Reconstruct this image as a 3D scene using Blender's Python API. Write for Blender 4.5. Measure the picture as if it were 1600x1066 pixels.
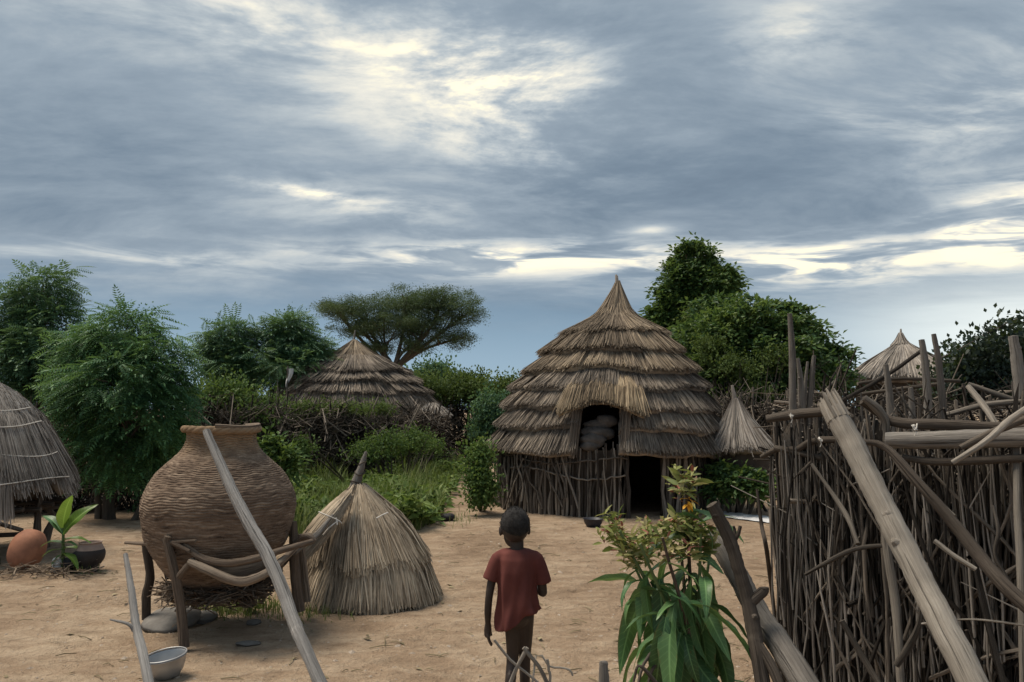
import bpy, math, random
import numpy as np
from mathutils import Vector, Matrix, noise as mnoise

R = math.radians
SC = bpy.context.scene
for o in list(bpy.data.objects):
    bpy.data.objects.remove(o)
COL = SC.collection

# ------------------------------------------------------------------ camera
F = 1256.0                       # focal length in pixels of the 1600 px wide photograph
CAM_Z = 1.65
PITCH = math.atan(107 / F)
cam_d = bpy.data.cameras.new('camera')
cam_d.sensor_width = 36.0
cam_d.lens = 36.0 * F / 1600.0
cam_d.clip_start = 0.05
cam_d.clip_end = 9000
cam = bpy.data.objects.new('camera', cam_d)
cam.location = (0, 0, CAM_Z)
cam.rotation_euler = (R(90) + PITCH, 0, 0)
COL.objects.link(cam)
SC.camera = cam

# ------------------------------------------------------------------ exposure
vs = SC.view_settings
vs.view_transform = 'Standard'
vs.look = 'None'
vs.exposure = 1.55
vs.gamma = 1.0
vs.use_curve_mapping = False
SC.cycles.use_denoising = True
SC.cycles.max_bounces = 6
SC.cycles.diffuse_bounces = 3
SC.cycles.transmission_bounces = 3
SC.cycles.transparent_max_bounces = 6

# ------------------------------------------------------------------ sun (behind cloud, high, ahead and a little left)
SUN_EL, SUN_AZ = 64.0, -70.0     # azimuth from +Y (view direction), positive to the right
sun_d = bpy.data.lights.new('sun', 'SUN')
sun_d.energy = 1.5
sun_d.angle = R(28)
sun_d.color = (1.0, 0.89, 0.74)
sun = bpy.data.objects.new('sun', sun_d)
_sd = Vector((math.sin(R(SUN_AZ)) * math.cos(R(SUN_EL)), math.cos(R(SUN_AZ)) * math.cos(R(SUN_EL)), math.sin(R(SUN_EL))))
sun.rotation_euler = _sd.to_track_quat('Z', 'Y').to_euler()
sun.location = _sd * 50
COL.objects.link(sun)

# ------------------------------------------------------------------ sky: clear sky with a streaky cloud deck over it
world = bpy.data.worlds.new('World')
SC.world = world
world.use_nodes = True
world.cycles.sampling_method = 'NONE'      # an even overcast sky needs no importance map


class NT:
    """Small helper for writing node trees."""
    def __init__(s, tree):
        s.t = tree
        s.n = tree.nodes
        s.l = tree.links

    def node(s, typ, **kw):
        nd = s.n.new(typ)
        for k, v in kw.items():
            setattr(nd, k, v)
        return nd

    def put(s, sock, v):
        if isinstance(v, bpy.types.NodeSocket):
            s.l.new(v, sock)
        else:
            sock.default_value = v

    def m(s, op, a, b=None, c=None, clamp=False):
        nd = s.node('ShaderNodeMath', operation=op)
        nd.use_clamp = clamp
        for i, v in enumerate((a, b, c)):
            if v is not None:
                s.put(nd.inputs[i], v)
        return nd.outputs[0]

    def mix(s, fac, a, b, blend='MIX'):
        nd = s.node('ShaderNodeMix', data_type='RGBA', blend_type=blend)
        s.put(nd.inputs[0], fac)
        for i, v in ((6, a), (7, b)):
            if isinstance(v, tuple) and len(v) == 3:
                v = (*v, 1)
            s.put(nd.inputs[i], v)
        return nd.outputs[2]

    def ramp(s, fac, stops, interp='LINEAR'):
        nd = s.node('ShaderNodeValToRGB')
        cr = nd.color_ramp
        cr.interpolation = interp
        while len(cr.elements) < len(stops):
            cr.elements.new(0.5)
        for e, (p, c) in zip(cr.elements, stops):
            e.position = p
            e.color = (*c, 1) if len(c) == 3 else c
        s.put(nd.inputs[0], fac)
        return nd.outputs[0]

    def noise(s, vec, scale, detail=4, rough=0.5, dist=0.0, lac=2.0):
        nd = s.node('ShaderNodeTexNoise')
        if vec is not None:
            s.l.new(vec, nd.inputs['Vector'])
        nd.inputs['Scale'].default_value = scale
        nd.inputs['Detail'].default_value = detail
        nd.inputs['Roughness'].default_value = rough
        nd.inputs['Lacunarity'].default_value = lac
        nd.inputs['Distortion'].default_value = dist
        return nd.outputs['Fac']

    def mapping(s, vec, scale=(1, 1, 1), loc=(0, 0, 0), rot=(0, 0, 0)):
        nd = s.node('ShaderNodeMapping')
        s.l.new(vec, nd.inputs['Vector'])
        nd.inputs['Scale'].default_value = scale
        nd.inputs['Location'].default_value = loc
        nd.inputs['Rotation'].default_value = rot
        return nd.outputs[0]

    def smooth(s, v, a, b, lo=0.0, hi=1.0):
        nd = s.node('ShaderNodeMapRange', interpolation_type='SMOOTHSTEP')
        s.put(nd.inputs[0], v)
        nd.inputs[1].default_value = a
        nd.inputs[2].default_value = b
        nd.inputs[3].default_value = lo
        nd.inputs[4].default_value = hi
        return nd.outputs[0]


def build_sky():
    k = NT(world.node_tree)
    k.n.clear()
    out = k.node('ShaderNodeOutputWorld')
    bg = k.node('ShaderNodeBackground')
    k.l.new(bg.outputs[0], out.inputs[0])
    tc = k.node('ShaderNodeTexCoord')
    sx = k.node('ShaderNodeSeparateXYZ')
    k.l.new(tc.outputs['Generated'], sx.inputs[0])
    x, y, z = sx.outputs
    sky = k.node('ShaderNodeTexSky', sky_type='NISHITA')
    sky.sun_disc = False
    sky.sun_elevation = R(SUN_EL)
    sky.sun_rotation = R(SUN_AZ)
    sky.dust_density = 2.5
    # the cloud deck: directions laid out on a flat layer overhead
    zc = k.m('ADD', k.m('MAXIMUM', z, 0.0), 0.17)
    cb = k.node('ShaderNodeCombineXYZ')
    k.put(cb.inputs[0], k.m('DIVIDE', x, zc))
    k.put(cb.inputs[1], k.m('DIVIDE', y, zc))
    P = cb.outputs[0]
    # soft swirls: the layer is bent by a slow noise before the finer ones are read from it
    wn = k.node('ShaderNodeTexNoise')
    k.l.new(k.mapping(P, (0.7, 0.9, 1), (4.0, 8.0, 0)), wn.inputs['Vector'])
    wn.inputs['Scale'].default_value = 1.0
    wn.inputs['Detail'].default_value = 2.0
    wv = k.node('ShaderNodeVectorMath', operation='MULTIPLY_ADD')
    k.l.new(wn.outputs['Color'], wv.inputs[0])
    wv.inputs[1].default_value = (0.9, 0.6, 0)
    k.l.new(P, wv.inputs[2])
    Q = wv.outputs[0]
    n1 = k.noise(k.mapping(Q, (0.60, 0.85, 1), (3.1, 1.7, 0), (0, 0, R(-16))), 1.0, 4, 0.50)
    n2 = k.noise(k.mapping(Q, (1.0, 1.9, 1), (0.4, 5.2, 0), (0, 0, R(-14))), 1.6, 7, 0.60)
    n3 = k.noise(k.mapping(Q, (1.2, 1.7, 1), (9.4, 2.2, 0), (0, 0, R(-20))), 4.2, 5, 0.62)
    az = k.m('MULTIPLY', k.m('ARCTAN2', x, y), 57.29578)
    el = k.m('MULTIPLY', k.m('ARCSINE', z), 57.29578)
    # thin streaks of the low broken band near the horizon
    cb2 = k.node('ShaderNodeCombineXYZ')
    k.put(cb2.inputs[0], k.m('MULTIPLY', az, 0.11))
    k.put(cb2.inputs[1], k.m('ADD', k.m('MULTIPLY', el, 0.80), k.m('MULTIPLY', az, 0.014)))
    n4 = k.noise(cb2.outputs[0], 1.0, 5, 0.58, 0.5)

    def lobe(px, py, sa, se, tilt=0.0):
        a = math.degrees(math.atan((px - 800) / F))
        e = math.degrees(math.atan((533 - py) / F) + PITCH) * math.cos(R(a)) ** 0.5
        da = k.m('SUBTRACT', az, a)
        de = k.m('SUBTRACT', k.m('SUBTRACT', el, e), k.m('MULTIPLY', da, tilt))
        q = k.m('ADD', k.m('POWER', k.m('ABSOLUTE', k.m('DIVIDE', da, sa)), 2.0), k.m('POWER', k.m('ABSOLUTE', k.m('DIVIDE', de, se)), 2.0))
        return k.m('EXPONENT', k.m('MULTIPLY', q, -1.0))

    def add(*vals):
        r = vals[0]
        for v in vals[1:]:
            r = k.m('ADD', r, v)
        return r

    def sc(v, f):
        return k.m('MULTIPLY', v, f)
    v = add(0.355, sc(k.m('SUBTRACT', n1, 0.5), 0.60), sc(k.m('SUBTRACT', n2, 0.5), 0.55), sc(k.m('SUBTRACT', n3, 0.5), 0.34))
    # where the deck is thin the light behind it comes through
    thin = k.smooth(k.m('ADD', sc(n2, 0.6), sc(n3, 0.4)), 0.40, 0.62, 0.12, 1.0)
    glow = add(sc(lobe(560, 70, 13, 3.2, -0.16), 0.30), sc(lobe(810, 130, 8.0, 5.4, -0.25), 0.52), sc(lobe(1265, 60, 4.5, 2.6), 0.40),
               sc(lobe(1545, 190, 5, 3.4, 0.25), 0.34), sc(lobe(200, 25, 12, 2.8, -0.1), 0.26), sc(lobe(1330, 205, 4, 0.9, -0.15), 0.24),
               sc(lobe(560, 325, 7, 1.4, -0.1), 0.24), sc(lobe(470, 305, 4.0, 0.36, -0.10), 0.40), sc(lobe(640, 205, 10, 1.6, -0.2), 0.18))
    v = k.m('ADD', v, k.m('MULTIPLY', glow, thin))
    # the dark belly of the deck
    dark = add(sc(lobe(1180, 300, 13, 3.6, -0.06), 0.17), sc(lobe(90, 320, 10, 3.6), 0.13), sc(lobe(720, 385, 14, 1.6), 0.05), sc(lobe(1010, 30, 7, 1.6, -0.2), 0.10))
    v = k.m('SUBTRACT', v, dark)
    band = k.m('MULTIPLY', k.m('MAXIMUM', k.m('MAXIMUM', lobe(850, 405, 14.0, 1.25), lobe(1250, 420, 11.0, 1.6, -0.03)), lobe(1600, 380, 5.5, 2.6, 0.15)),
               k.smooth(n4, 0.40, 0.60))
    band2 = k.m('MULTIPLY', lobe(1022, 361, 1.4, 0.35), 0.45)
    band = add(sc(band, 0.80), band2, k.m('MULTIPLY', sc(lobe(1600, 385, 5.0, 2.0, 0.15), 0.30), k.smooth(n4, 0.32, 0.55)))
    v = k.m('ADD', v, band)
    lowl = k.m('MULTIPLY', lobe(200, 415, 11, 0.9), k.smooth(n4, 0.42, 0.6))
    v = k.m('ADD', v, sc(lowl, 0.22))
    cloud = k.ramp(k.m('MAXIMUM', v, 0.0), [
        (0.00, (0.105, 0.145, 0.195)), (0.18, (0.145, 0.192, 0.245)), (0.38, (0.225, 0.275, 0.325)),
        (0.58, (0.360, 0.400, 0.425)), (0.80, (0.600, 0.590, 0.535)), (1.0, (0.92, 0.84, 0.60))])
    # the open strip under the deck
    clear = k.mix(0.12, k.ramp(k.m('DIVIDE', k.m('MAXIMUM', el, 0.0), 12.0), [(0.0, (0.28, 0.40, 0.49)), (0.30, (0.205, 0.305, 0.40)), (0.62, (0.120, 0.195, 0.275)), (1.0, (0.125, 0.19, 0.26))]),
                  k.mix(1.0, sky.outputs[0], (0.10, 0.10, 0.10), 'MULTIPLY'))
    veil = lobe(1640, 520, 12, 5.0)
    clear = k.mix(sc(veil, 0.75), clear, (0.80, 0.83, 0.78))
    edge = k.m('ADD', el, sc(k.m('SUBTRACT', n4, 0.5), 4.0))
    allc = k.mix(k.smooth(edge, 4.8, 10.8), clear, cloud)
    k.put(bg.inputs['Color'], allc)
    bg.inputs['Strength'].default_value = 0.485


build_sky()

# ------------------------------------------------------------------ helpers


def pt(px, py, Y):
    """World point seen at a photo pixel at distance Y ahead."""
    xc, up = (px - 800) / F, (533 - py) / F
    d = Vector((xc, math.cos(PITCH) - up * math.sin(PITCH), math.sin(PITCH) + up * math.cos(PITCH)))
    return Vector((0, 0, CAM_Z)) + d * (Y / d.y)


def gz(x, y):
    """Height of the ground."""
    h = 0.0
    if abs(x) < 14 and -3 < y < 22:
        w = min(1.0, (14 - abs(x)) / 4, (y + 3) / 3, (22 - y) / 6)
        h += w * (0.030 * mnoise.noise(Vector((x * 0.5, y * 0.5, 3.0))) + 0.010 * mnoise.noise(Vector((x * 2.1, y * 2.1, 7.0))) + 0.009 * mnoise.noise(Vector((x * 6, y * 6, 1.0))))
        # worn step in the yard on the left
        ly = 7.45 + (x + 5.0) * -0.31 + 0.10 * mnoise.noise(Vector((x * 1.7, 0.0, 11.0)))
        f = max(0.0, min(1.0, (-2.55 - x) / 0.8))
        t = max(0.0, min(1.0, (y - ly) / 0.13 + 0.5))
        h += 0.060 * f * t * t * (3 - 2 * t) * max(0.0, min(1.0, (ly + 4.5 - y) / 3.0))
    return h


def gnd(px, py):
    p = pt(px, py, 1.0)
    d = p - Vector((0, 0, CAM_Z))
    q = Vector((0, 0, CAM_Z)) + d * (CAM_Z / -d.z)
    q.z = gz(q.x, q.y)
    return q


class MB:
    """Collects vertices and faces, then links them as one mesh object."""
    def __init__(s):
        s.v, s.f3, s.f4, s.uv, s.nv = [], [], [], [], 0

    def add(s, v, f, uv=None):
        v = np.asarray(v, dtype=np.float64).reshape(-1, 3)
        f = np.asarray(f, dtype=np.int64)
        s.v.append(v)
        s.uv.append(np.zeros((len(v), 3)) if uv is None else np.asarray(uv, dtype=np.float64))
        (s.f3 if f.shape[1] == 3 else s.f4).append(f + s.nv)
        s.nv += len(v)

    def tube(s, path, rad, sides=6, cap=True, wob=0.0, rng=None, squash=None):
        P = np.asarray([tuple(p) for p in path], dtype=np.float64)
        n = len(P)
        rad = np.broadcast_to(np.asarray(rad, dtype=np.float64), (n,)) if np.ndim(rad) <= 1 else rad
        T = np.gradient(P, axis=0)
        T /= np.linalg.norm(T, axis=1)[:, None] + 1e-12
        a = np.array([1.0, 0, 0]) if abs(T[0][0]) < 0.8 else np.array([0, 1.0, 0])
        U = np.zeros_like(P)
        for i in range(n):
            a = a - T[i] * a.dot(T[i])
            a /= np.linalg.norm(a) + 1e-12
            U[i] = a
        W = np.cross(T, U)
        th = np.linspace(0, 2 * math.pi, sides + 1)
        rr = rad[:, None] * np.ones((1, sides + 1))
        if wob and rng is not None:
            w = 1 + wob * (rng.random((n, sides + 1)) - 0.5) * 2
            w[:, -1] = w[:, 0]
            rr = rr * w
        c, q = np.cos(th)[None, :, None], np.sin(th)[None, :, None]
        V = P[:, None, :] + rr[:, :, None] * (U[:, None, :] * c + W[:, None, :] * q)
        L = np.concatenate([[0], np.cumsum(np.linalg.norm(np.diff(P, axis=0), axis=1))])
        off = random.random() * 50
        uv = np.zeros((n, sides + 1, 3))
        uv[:, :, 0] = np.cos(th)[None, :] * rad.mean()
        uv[:, :, 1] = L[:, None] + off
        uv[:, :, 2] = np.sin(th)[None, :] * rad.mean() + off
        i, j = np.meshgrid(np.arange(n - 1), np.arange(sides), indexing='ij')
        b = i * (sides + 1) + j
        fc = np.stack([b, b + 1, b + sides + 2, b + sides + 1], -1).reshape(-1, 4)
        s.add(V.reshape(-1, 3), fc, uv.reshape(-1, 3))
        if cap:
            for k, e in ((0, -1), (n - 1, 1)):
                ring = V[k, :sides]
                cv = np.vstack([ring, P[k] + T[k] * e * rad[k] * 0.15])
                idx = np.arange(sides)
                tri = np.stack([idx, (idx + 1) % sides, np.full(sides, sides)], -1)
                if e < 0:
                    tri = tri[:, ::-1]
                s.add(cv, tri, np.vstack([uv[k, :sides], uv[k, :1]]))

    def grid(s, G, uv=None, wrap=False):
        G = np.asarray(G, dtype=np.float64)
        n, m = G.shape[:2]
        i, j = np.meshgrid(np.arange(n - 1), np.arange(m if wrap else m - 1), indexing='ij')
        j2 = (j + 1) % m
        fc = np.stack([i * m + j, i * m + j2, (i + 1) * m + j2, (i + 1) * m + j], -1).reshape(-1, 4)
        s.add(G.reshape(-1, 3), fc, None if uv is None else np.asarray(uv).reshape(-1, 3))

    def lathe(s, prof, seg=32, center=(0, 0, 0), jit=0.0):
        prof = np.asarray(prof, dtype=np.float64)
        th = np.linspace(0, 2 * math.pi, seg, endpoint=False)
        G = np.zeros((len(prof), seg, 3))
        G[..., 0] = prof[:, 0:1] * np.cos(th) + center[0]
        G[..., 1] = prof[:, 0:1] * np.sin(th) + center[1]
        G[..., 2] = prof[:, 1:2] + center[2]
        if jit:
            for a in range(G.shape[0]):
                for b in range(seg):
                    G[a, b] += np.array(mnoise.noise_vector(Vector(G[a, b]) * 3.0)) * jit
        s.grid(G, None, True)

    def inst(s, tv, tf, M):
        """Copies of a small template (tv, tf) under N 4x4 matrices M."""
        tv = np.asarray(tv, dtype=np.float64)
        tf = np.asarray(tf, dtype=np.int64)
        N, k = len(M), len(tv)
        V = np.einsum('nij,kj->nki', M[:, :3, :3], tv) + M[:, None, :3, 3]
        fc = tf[None] + (np.arange(N) * k)[:, None, None]
        s.add(V.reshape(-1, 3), fc.reshape(-1, tf.shape[1]))

    def mesh(s, name, origin=(0, 0, 0), smooth=True):
        me = bpy.data.meshes.new(name)
        V = np.concatenate(s.v) - np.asarray(tuple(origin))
        f3 = np.concatenate(s.f3) if s.f3 else np.zeros((0, 3), dtype=np.int64)
        f4 = np.concatenate(s.f4) if s.f4 else np.zeros((0, 4), dtype=np.int64)
        me.vertices.add(len(V))
        me.vertices.foreach_set('co', V.astype(np.float32).ravel())
        loops = np.concatenate([f3.ravel(), f4.ravel()]).astype(np.int32)
        tot = np.concatenate([np.full(len(f3), 3), np.full(len(f4), 4)]).astype(np.int32)
        st = np.concatenate([[0], np.cumsum(tot)[:-1]]).astype(np.int32)
        me.loops.add(len(loops))
        me.loops.foreach_set('vertex_index', loops)
        me.polygons.add(len(tot))
        me.polygons.foreach_set('loop_start', st)
        me.polygons.foreach_set('loop_total', tot)
        me.polygons.foreach_set('use_smooth', np.full(len(tot), smooth))
        at = me.attributes.new('tuv', 'FLOAT_VECTOR', 'POINT')
        at.data.foreach_set('vector', np.concatenate(s.uv).astype(np.float32).ravel())
        me.update(calc_edges=True)
        me.validate()
        return me

    def build(s, name, mat, parent=None, origin=None, smooth=True):
        """One object. As a part it is placed relative to its thing's base."""
        if parent is not None:
            org = root_loc(parent)
        else:
            org = Vector(origin) if origin is not None else Vector((0, 0, 0))
        o = bpy.data.objects.new(name, s.mesh(name, org, smooth))
        o.data.materials.append(M[mat])
        COL.objects.link(o)
        if parent is not None:
            o.parent = parent
        else:
            o.location = org
        return o


def root_loc(o):
    p = Vector((0, 0, 0))
    while o is not None:
        p = p + o.location
        o = o.parent
    return p


def tag(o, label=None, cat=None, group=None, kind=None):
    for k_, v_ in (('label', label), ('category', cat), ('group', group), ('kind', kind)):
        if v_:
            o[k_] = v_
    return o


def thing(name, loc, label, cat, group=None):
    o = bpy.data.objects.new(name, None)
    o.empty_display_size = 0.2
    o.location = loc
    COL.objects.link(o)
    return tag(o, label, cat, group)


def place(name, mesh, parent, loc, rot=(0, 0, 0), scale=(1, 1, 1), mat=None, quat=None):
    """A piece that shares its mesh with others of its kind; loc is in world space."""
    o = bpy.data.objects.new(name, mesh)
    COL.objects.link(o)
    if parent is not None:
        o.parent = parent
        o.location = Vector(loc) - root_loc(parent)
    else:
        o.location = loc
    o.rotation_euler = quat.to_euler() if quat is not None else rot
    o.scale = scale
    return o


def jitter(path, amp, rng, n=None):
    """Resample a polyline with n points and bend it a little."""
    P = [Vector(p) for p in path]
    if n:
        L = [0]
        for a, b in zip(P, P[1:]):
            L.append(L[-1] + (b - a).length)
        Q = []
        for t in np.linspace(0, L[-1], n):
            i = max(0, min(len(P) - 2, int(np.searchsorted(L, t)) - 1))
            u = (t - L[i]) / max(1e-9, L[i + 1] - L[i])
            Q.append(P[i].lerp(P[i + 1], u))
        P = Q
    return [p + Vector(rng.normal(0, amp, 3)) for p in P]


def smooth_path(pts, n):
    """Catmull-Rom through the points."""
    P = [Vector(p) for p in pts]
    P = [P[0] * 2 - P[1]] + P + [P[-1] * 2 - P[-2]]
    out = []
    segs = len(P) - 3
    for k_ in range(n):
        t = k_ / (n - 1) * segs
        i = min(int(t), segs - 1)
        u = t - i
        a, b, c, d = P[i:i + 4]
        out.append(0.5 * ((2 * b) + (c - a) * u + (2 * a - 5 * b + 4 * c - d) * u * u + (3 * b - a - 3 * c + d) * u ** 3))
    return out


# ------------------------------------------------------------------ materials
M = {}


def new_mat(name):
    m = bpy.data.materials.new(name)
    m.use_nodes = True
    k = NT(m.node_tree)
    bs = k.n['Principled BSDF']
    M[name] = m
    return k, bs


def island(k):
    return k.node('ShaderNodeNewGeometry').outputs['Random Per Island']


def bump(k, bs, h, strength=0.4, dist=0.01):
    b = k.node('ShaderNodeBump')
    b.inputs['Strength'].default_value = strength
    b.inputs['Distance'].default_value = dist
    k.put(b.inputs['Height'], h)
    k.l.new(b.outputs[0], bs.inputs['Normal'])


def mat_wood(name, lo, mid, hi, var=0.5, knots=True):
    k, bs = new_mat(name)
    at = k.node('ShaderNodeAttribute', attribute_name='tuv')
    v = at.outputs['Vector']
    streak = k.noise(k.mapping(v, (230, 5.0, 230)), 1.0, 5, 0.66, 0.2)
    blot = k.noise(k.mapping(v, (26, 5, 26)), 1.0, 4, 0.6)
    crack = k.smooth(k.noise(k.mapping(v, (120, 2.2, 120)), 1.0, 3, 0.5, 0.1), 0.60, 0.68)
    oi = k.node('ShaderNodeObjectInfo')
    rnd = k.m('FRACT', k.m('ADD', island(k), oi.outputs['Random']))
    f = k.m('ADD', k.m('MULTIPLY', streak, 0.85), k.m('ADD', k.m('MULTIPLY', blot, 0.40), k.m('MULTIPLY', k.m('SUBTRACT', rnd, 0.5), var)))
    c = k.ramp(k.m('SUBTRACT', f, 0.1), [(0.22, lo), (0.5, mid), (0.82, hi)])
    c = k.mix(k.m('MULTIPLY', crack, 0.55), c, tuple(q * 0.4 for q in lo))
    k.put(bs.inputs['Base Color'], c)
    bs.inputs['Roughness'].default_value = 0.88
    bs.inputs['Specular IOR Level'].default_value = 0.2
    bump(k, bs, k.m('SUBTRACT', streak, crack), 0.9, 0.008)


def mat_thatch(name, lo, mid, hi, patch=0.9):
    k, bs = new_mat(name)
    tc = k.node('ShaderNodeTexCoord')
    p = k.noise(tc.outputs['Object'], patch, 4, 0.6, 0.3)
    r = island(k)
    at = k.node('ShaderNodeAttribute', attribute_name='tuv')
    st = k.noise(k.mapping(at.outputs['Vector'], (90, 3.0, 1)), 1.0, 4, 0.7)
    f = k.m('ADD', k.m('ADD', k.m('MULTIPLY', r, 0.50), k.m('MULTIPLY', k.m('SUBTRACT', st, 0.40), 0.5)), k.m('MULTIPLY', k.m('SUBTRACT', p, 0.5), 1.7))
    k.put(bs.inputs['Base Color'], k.ramp(k.m('ADD', f, 0.10), [(0.05, lo), (0.45, mid), (0.9, hi)]))
    bs.inputs['Roughness'].default_value = 0.9
    bs.inputs['Specular IOR Level'].default_value = 0.15


def mat_leaf(name, c1, c2, c3, trans=0.35, rough=0.55, spec=0.3, patch=0.8, veins=False):
    k, bs = new_mat(name)
    oi = k.node('ShaderNodeObjectInfo')
    tc = k.node('ShaderNodeTexCoord')
    p = k.noise(tc.outputs['Object'], patch, 3, 0.5)
    r = k.m('FRACT', k.m('ADD', island(k), oi.outputs['Random']))
    f = k.m('ADD', k.m('MULTIPLY', r, 0.65), k.m('MULTIPLY', k.m('SUBTRACT', p, 0.32), 1.0))
    c = k.ramp(f, [(0.08, c1), (0.5, c2), (0.95, c3)])
    if veins:
        at = k.node('ShaderNodeAttribute', attribute_name='tuv')
        sp = k.node('ShaderNodeSeparateXYZ')
        k.l.new(at.outputs['Vector'], sp.inputs[0])
        av = k.m('ABSOLUTE', sp.outputs[1])
        mid = k.smooth(av, 0.05, 0.13, 1.0, 0.0)
        side = k.smooth(k.m('SINE', k.m('MULTIPLY', k.m('SUBTRACT', sp.outputs[0], k.m('MULTIPLY', av, 0.10)), 95.0)), 0.75, 1.0)
        c = k.mix(k.m('MULTIPLY', k.m('MAXIMUM', mid, k.m('MULTIPLY', side, 0.35)), 0.55), c, tuple(min(1, q * 1.9 + 0.03) for q in c3))
        spot = k.smooth(k.noise(tc.outputs['Object'], 9.0, 5, 0.7, 0.4), 0.62, 0.72)
        rim = k.m('MULTIPLY', k.smooth(av, 0.75, 1.0), k.smooth(k.noise(tc.outputs['Object'], 6.0, 3, 0.6), 0.5, 0.62))
        c = k.mix(k.m('MULTIPLY', k.m('MAXIMUM', spot, rim), 0.6), c, (0.17, 0.125, 0.045))
    k.put(bs.inputs['Base Color'], c)
    bs.inputs['Roughness'].default_value = rough
    bs.inputs['Specular IOR Level'].default_value = spec
    tr = k.node('ShaderNodeBsdfTranslucent')
    k.put(tr.inputs['Color'], k.mix(0.5, c, (0.16, 0.22, 0.03)))
    mx = k.node('ShaderNodeMixShader')
    mx.inputs[0].default_value = trans
    k.l.new(bs.outputs[0], mx.inputs[1])
    k.l.new(tr.outputs[0], mx.inputs[2])
    k.l.new(mx.outputs[0], k.n['Material Output'].inputs[0])


def mat_plain(name, c1, c2, scale=6.0, rough=0.8, bmp=0.2, metal=0.0, spec=0.3, bscale=None, bd=0.01):
    k, bs = new_mat(name)
    tc = k.node('ShaderNodeTexCoord')
    n = k.noise(tc.outputs['Object'], scale, 5, 0.6, 0.2)
    k.put(bs.inputs['Base Color'], k.ramp(n, [(0.3, c1), (0.7, c2)]))
    bs.inputs['Roughness'].default_value = rough
    bs.inputs['Metallic'].default_value = metal
    bs.inputs['Specular IOR Level'].default_value = spec
    if bmp:
        bump(k, bs, k.noise(tc.outputs['Object'], bscale or scale * 5, 5, 0.6), bmp, bd)


mat_wood('grey_wood', (0.070, 0.062, 0.055), (0.165, 0.148, 0.130), (0.31, 0.285, 0.255), 0.3)
mat_wood('silver_wood', (0.115, 0.108, 0.102), (0.27, 0.257, 0.243), (0.45, 0.43, 0.41), 0.2)
mat_wood('withy_wood', (0.035, 0.030, 0.026), (0.15, 0.132, 0.113), (0.36, 0.325, 0.285), 1.25)
mat_wood('rail_wood', (0.045, 0.038, 0.032), (0.110, 0.094, 0.078), (0.215, 0.19, 0.16), 0.6)
mat_wood('pale_wood', (0.12, 0.102, 0.085), (0.275, 0.242, 0.203), (0.43, 0.39, 0.335), 0.15)
mat_wood('fence_wood', (0.022, 0.018, 0.015), (0.072, 0.060, 0.049), (0.225, 0.19, 0.155), 1.0)
mat_wood('dark_wood', (0.035, 0.028, 0.023), (0.075, 0.060, 0.048), (0.15, 0.125, 0.10), 0.4)
mat_wood('hut_wood', (0.050, 0.042, 0.036), (0.135, 0.115, 0.096), (0.29, 0.255, 0.215), 0.75)
mat_wood('stand_wood', (0.075, 0.055, 0.042), (0.18, 0.135, 0.10), (0.32, 0.26, 0.20), 0.4)
mat_wood('bark', (0.035, 0.03, 0.025), (0.09, 0.075, 0.06), (0.17, 0.15, 0.125), 0.3)
mat_thatch('thatch_main', (0.095, 0.075, 0.056), (0.235, 0.188, 0.140), (0.45, 0.36, 0.25), 0.9)
mat_thatch('thatch_weathered', (0.085, 0.072, 0.060), (0.205, 0.173, 0.143), (0.40, 0.335, 0.265), 1.3)
mat_thatch('thatch_gold', (0.11, 0.085, 0.06), (0.26, 0.20, 0.135), (0.46, 0.365, 0.24), 1.5)
mat_thatch('thatch_grey', (0.15, 0.130, 0.113), (0.32, 0.285, 0.25), (0.50, 0.45, 0.395), 1.4)
mat_thatch('thatch_lid', (0.20, 0.160, 0.116), (0.40, 0.325, 0.24), (0.62, 0.53, 0.40), 2.2)
mat_thatch('dry_grass', (0.12, 0.10, 0.06), (0.24, 0.20, 0.12), (0.36, 0.31, 0.20), 1.2)
mat_leaf('leaf_feather', (0.033, 0.096, 0.051), (0.069, 0.177, 0.077), (0.160, 0.319, 0.110))
mat_leaf('leaf_far', (0.042, 0.105, 0.069), (0.079, 0.174, 0.095), (0.152, 0.277, 0.121))
mat_leaf('leaf_acacia', (0.038, 0.071, 0.041), (0.068, 0.115, 0.057), (0.128, 0.187, 0.085), 0.25)
mat_leaf('leaf_broad', (0.025, 0.064, 0.032), (0.064, 0.137, 0.046), (0.186, 0.263, 0.071), 0.35, 0.5, 0.3, 0.55)
mat_leaf('leaf_bush', (0.038, 0.081, 0.027), (0.088, 0.162, 0.043), (0.189, 0.257, 0.081), 0.35, 0.6, 0.25, 1.2)
mat_leaf('leaf_hedge', (0.046, 0.078, 0.023), (0.098, 0.150, 0.042), (0.189, 0.234, 0.072), 0.3, 0.6, 0.2, 0.5)
mat_leaf('leaf_weed', (0.060, 0.110, 0.026), (0.130, 0.205, 0.050), (0.250, 0.310, 0.110), 0.35, 0.6, 0.25, 1.3)
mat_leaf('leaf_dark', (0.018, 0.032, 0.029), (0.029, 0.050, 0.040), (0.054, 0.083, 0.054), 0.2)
mat_leaf('leaf_grass', (0.075, 0.115, 0.032), (0.145, 0.195, 0.060), (0.270, 0.280, 0.125), 0.3, 0.6, 0.2, 0.9)
mat_leaf('leaf_lance', (0.033, 0.092, 0.037), (0.067, 0.156, 0.059), (0.129, 0.239, 0.083), 0.25, 0.45, 0.4, 2.5, True)
mat_leaf('leaf_young', (0.06, 0.13, 0.02), (0.10, 0.20, 0.03), (0.17, 0.28, 0.05), 0.45, 0.4, 0.4, 3.0, True)
mat_leaf('bract', (0.10, 0.15, 0.045), (0.26, 0.28, 0.09), (0.50, 0.42, 0.22), 0.3, 0.6, 0.25, 6.0)
mat_plain('petal_red', (0.26, 0.07, 0.05), (0.42, 0.20, 0.14), 30, 0.6)
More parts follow.
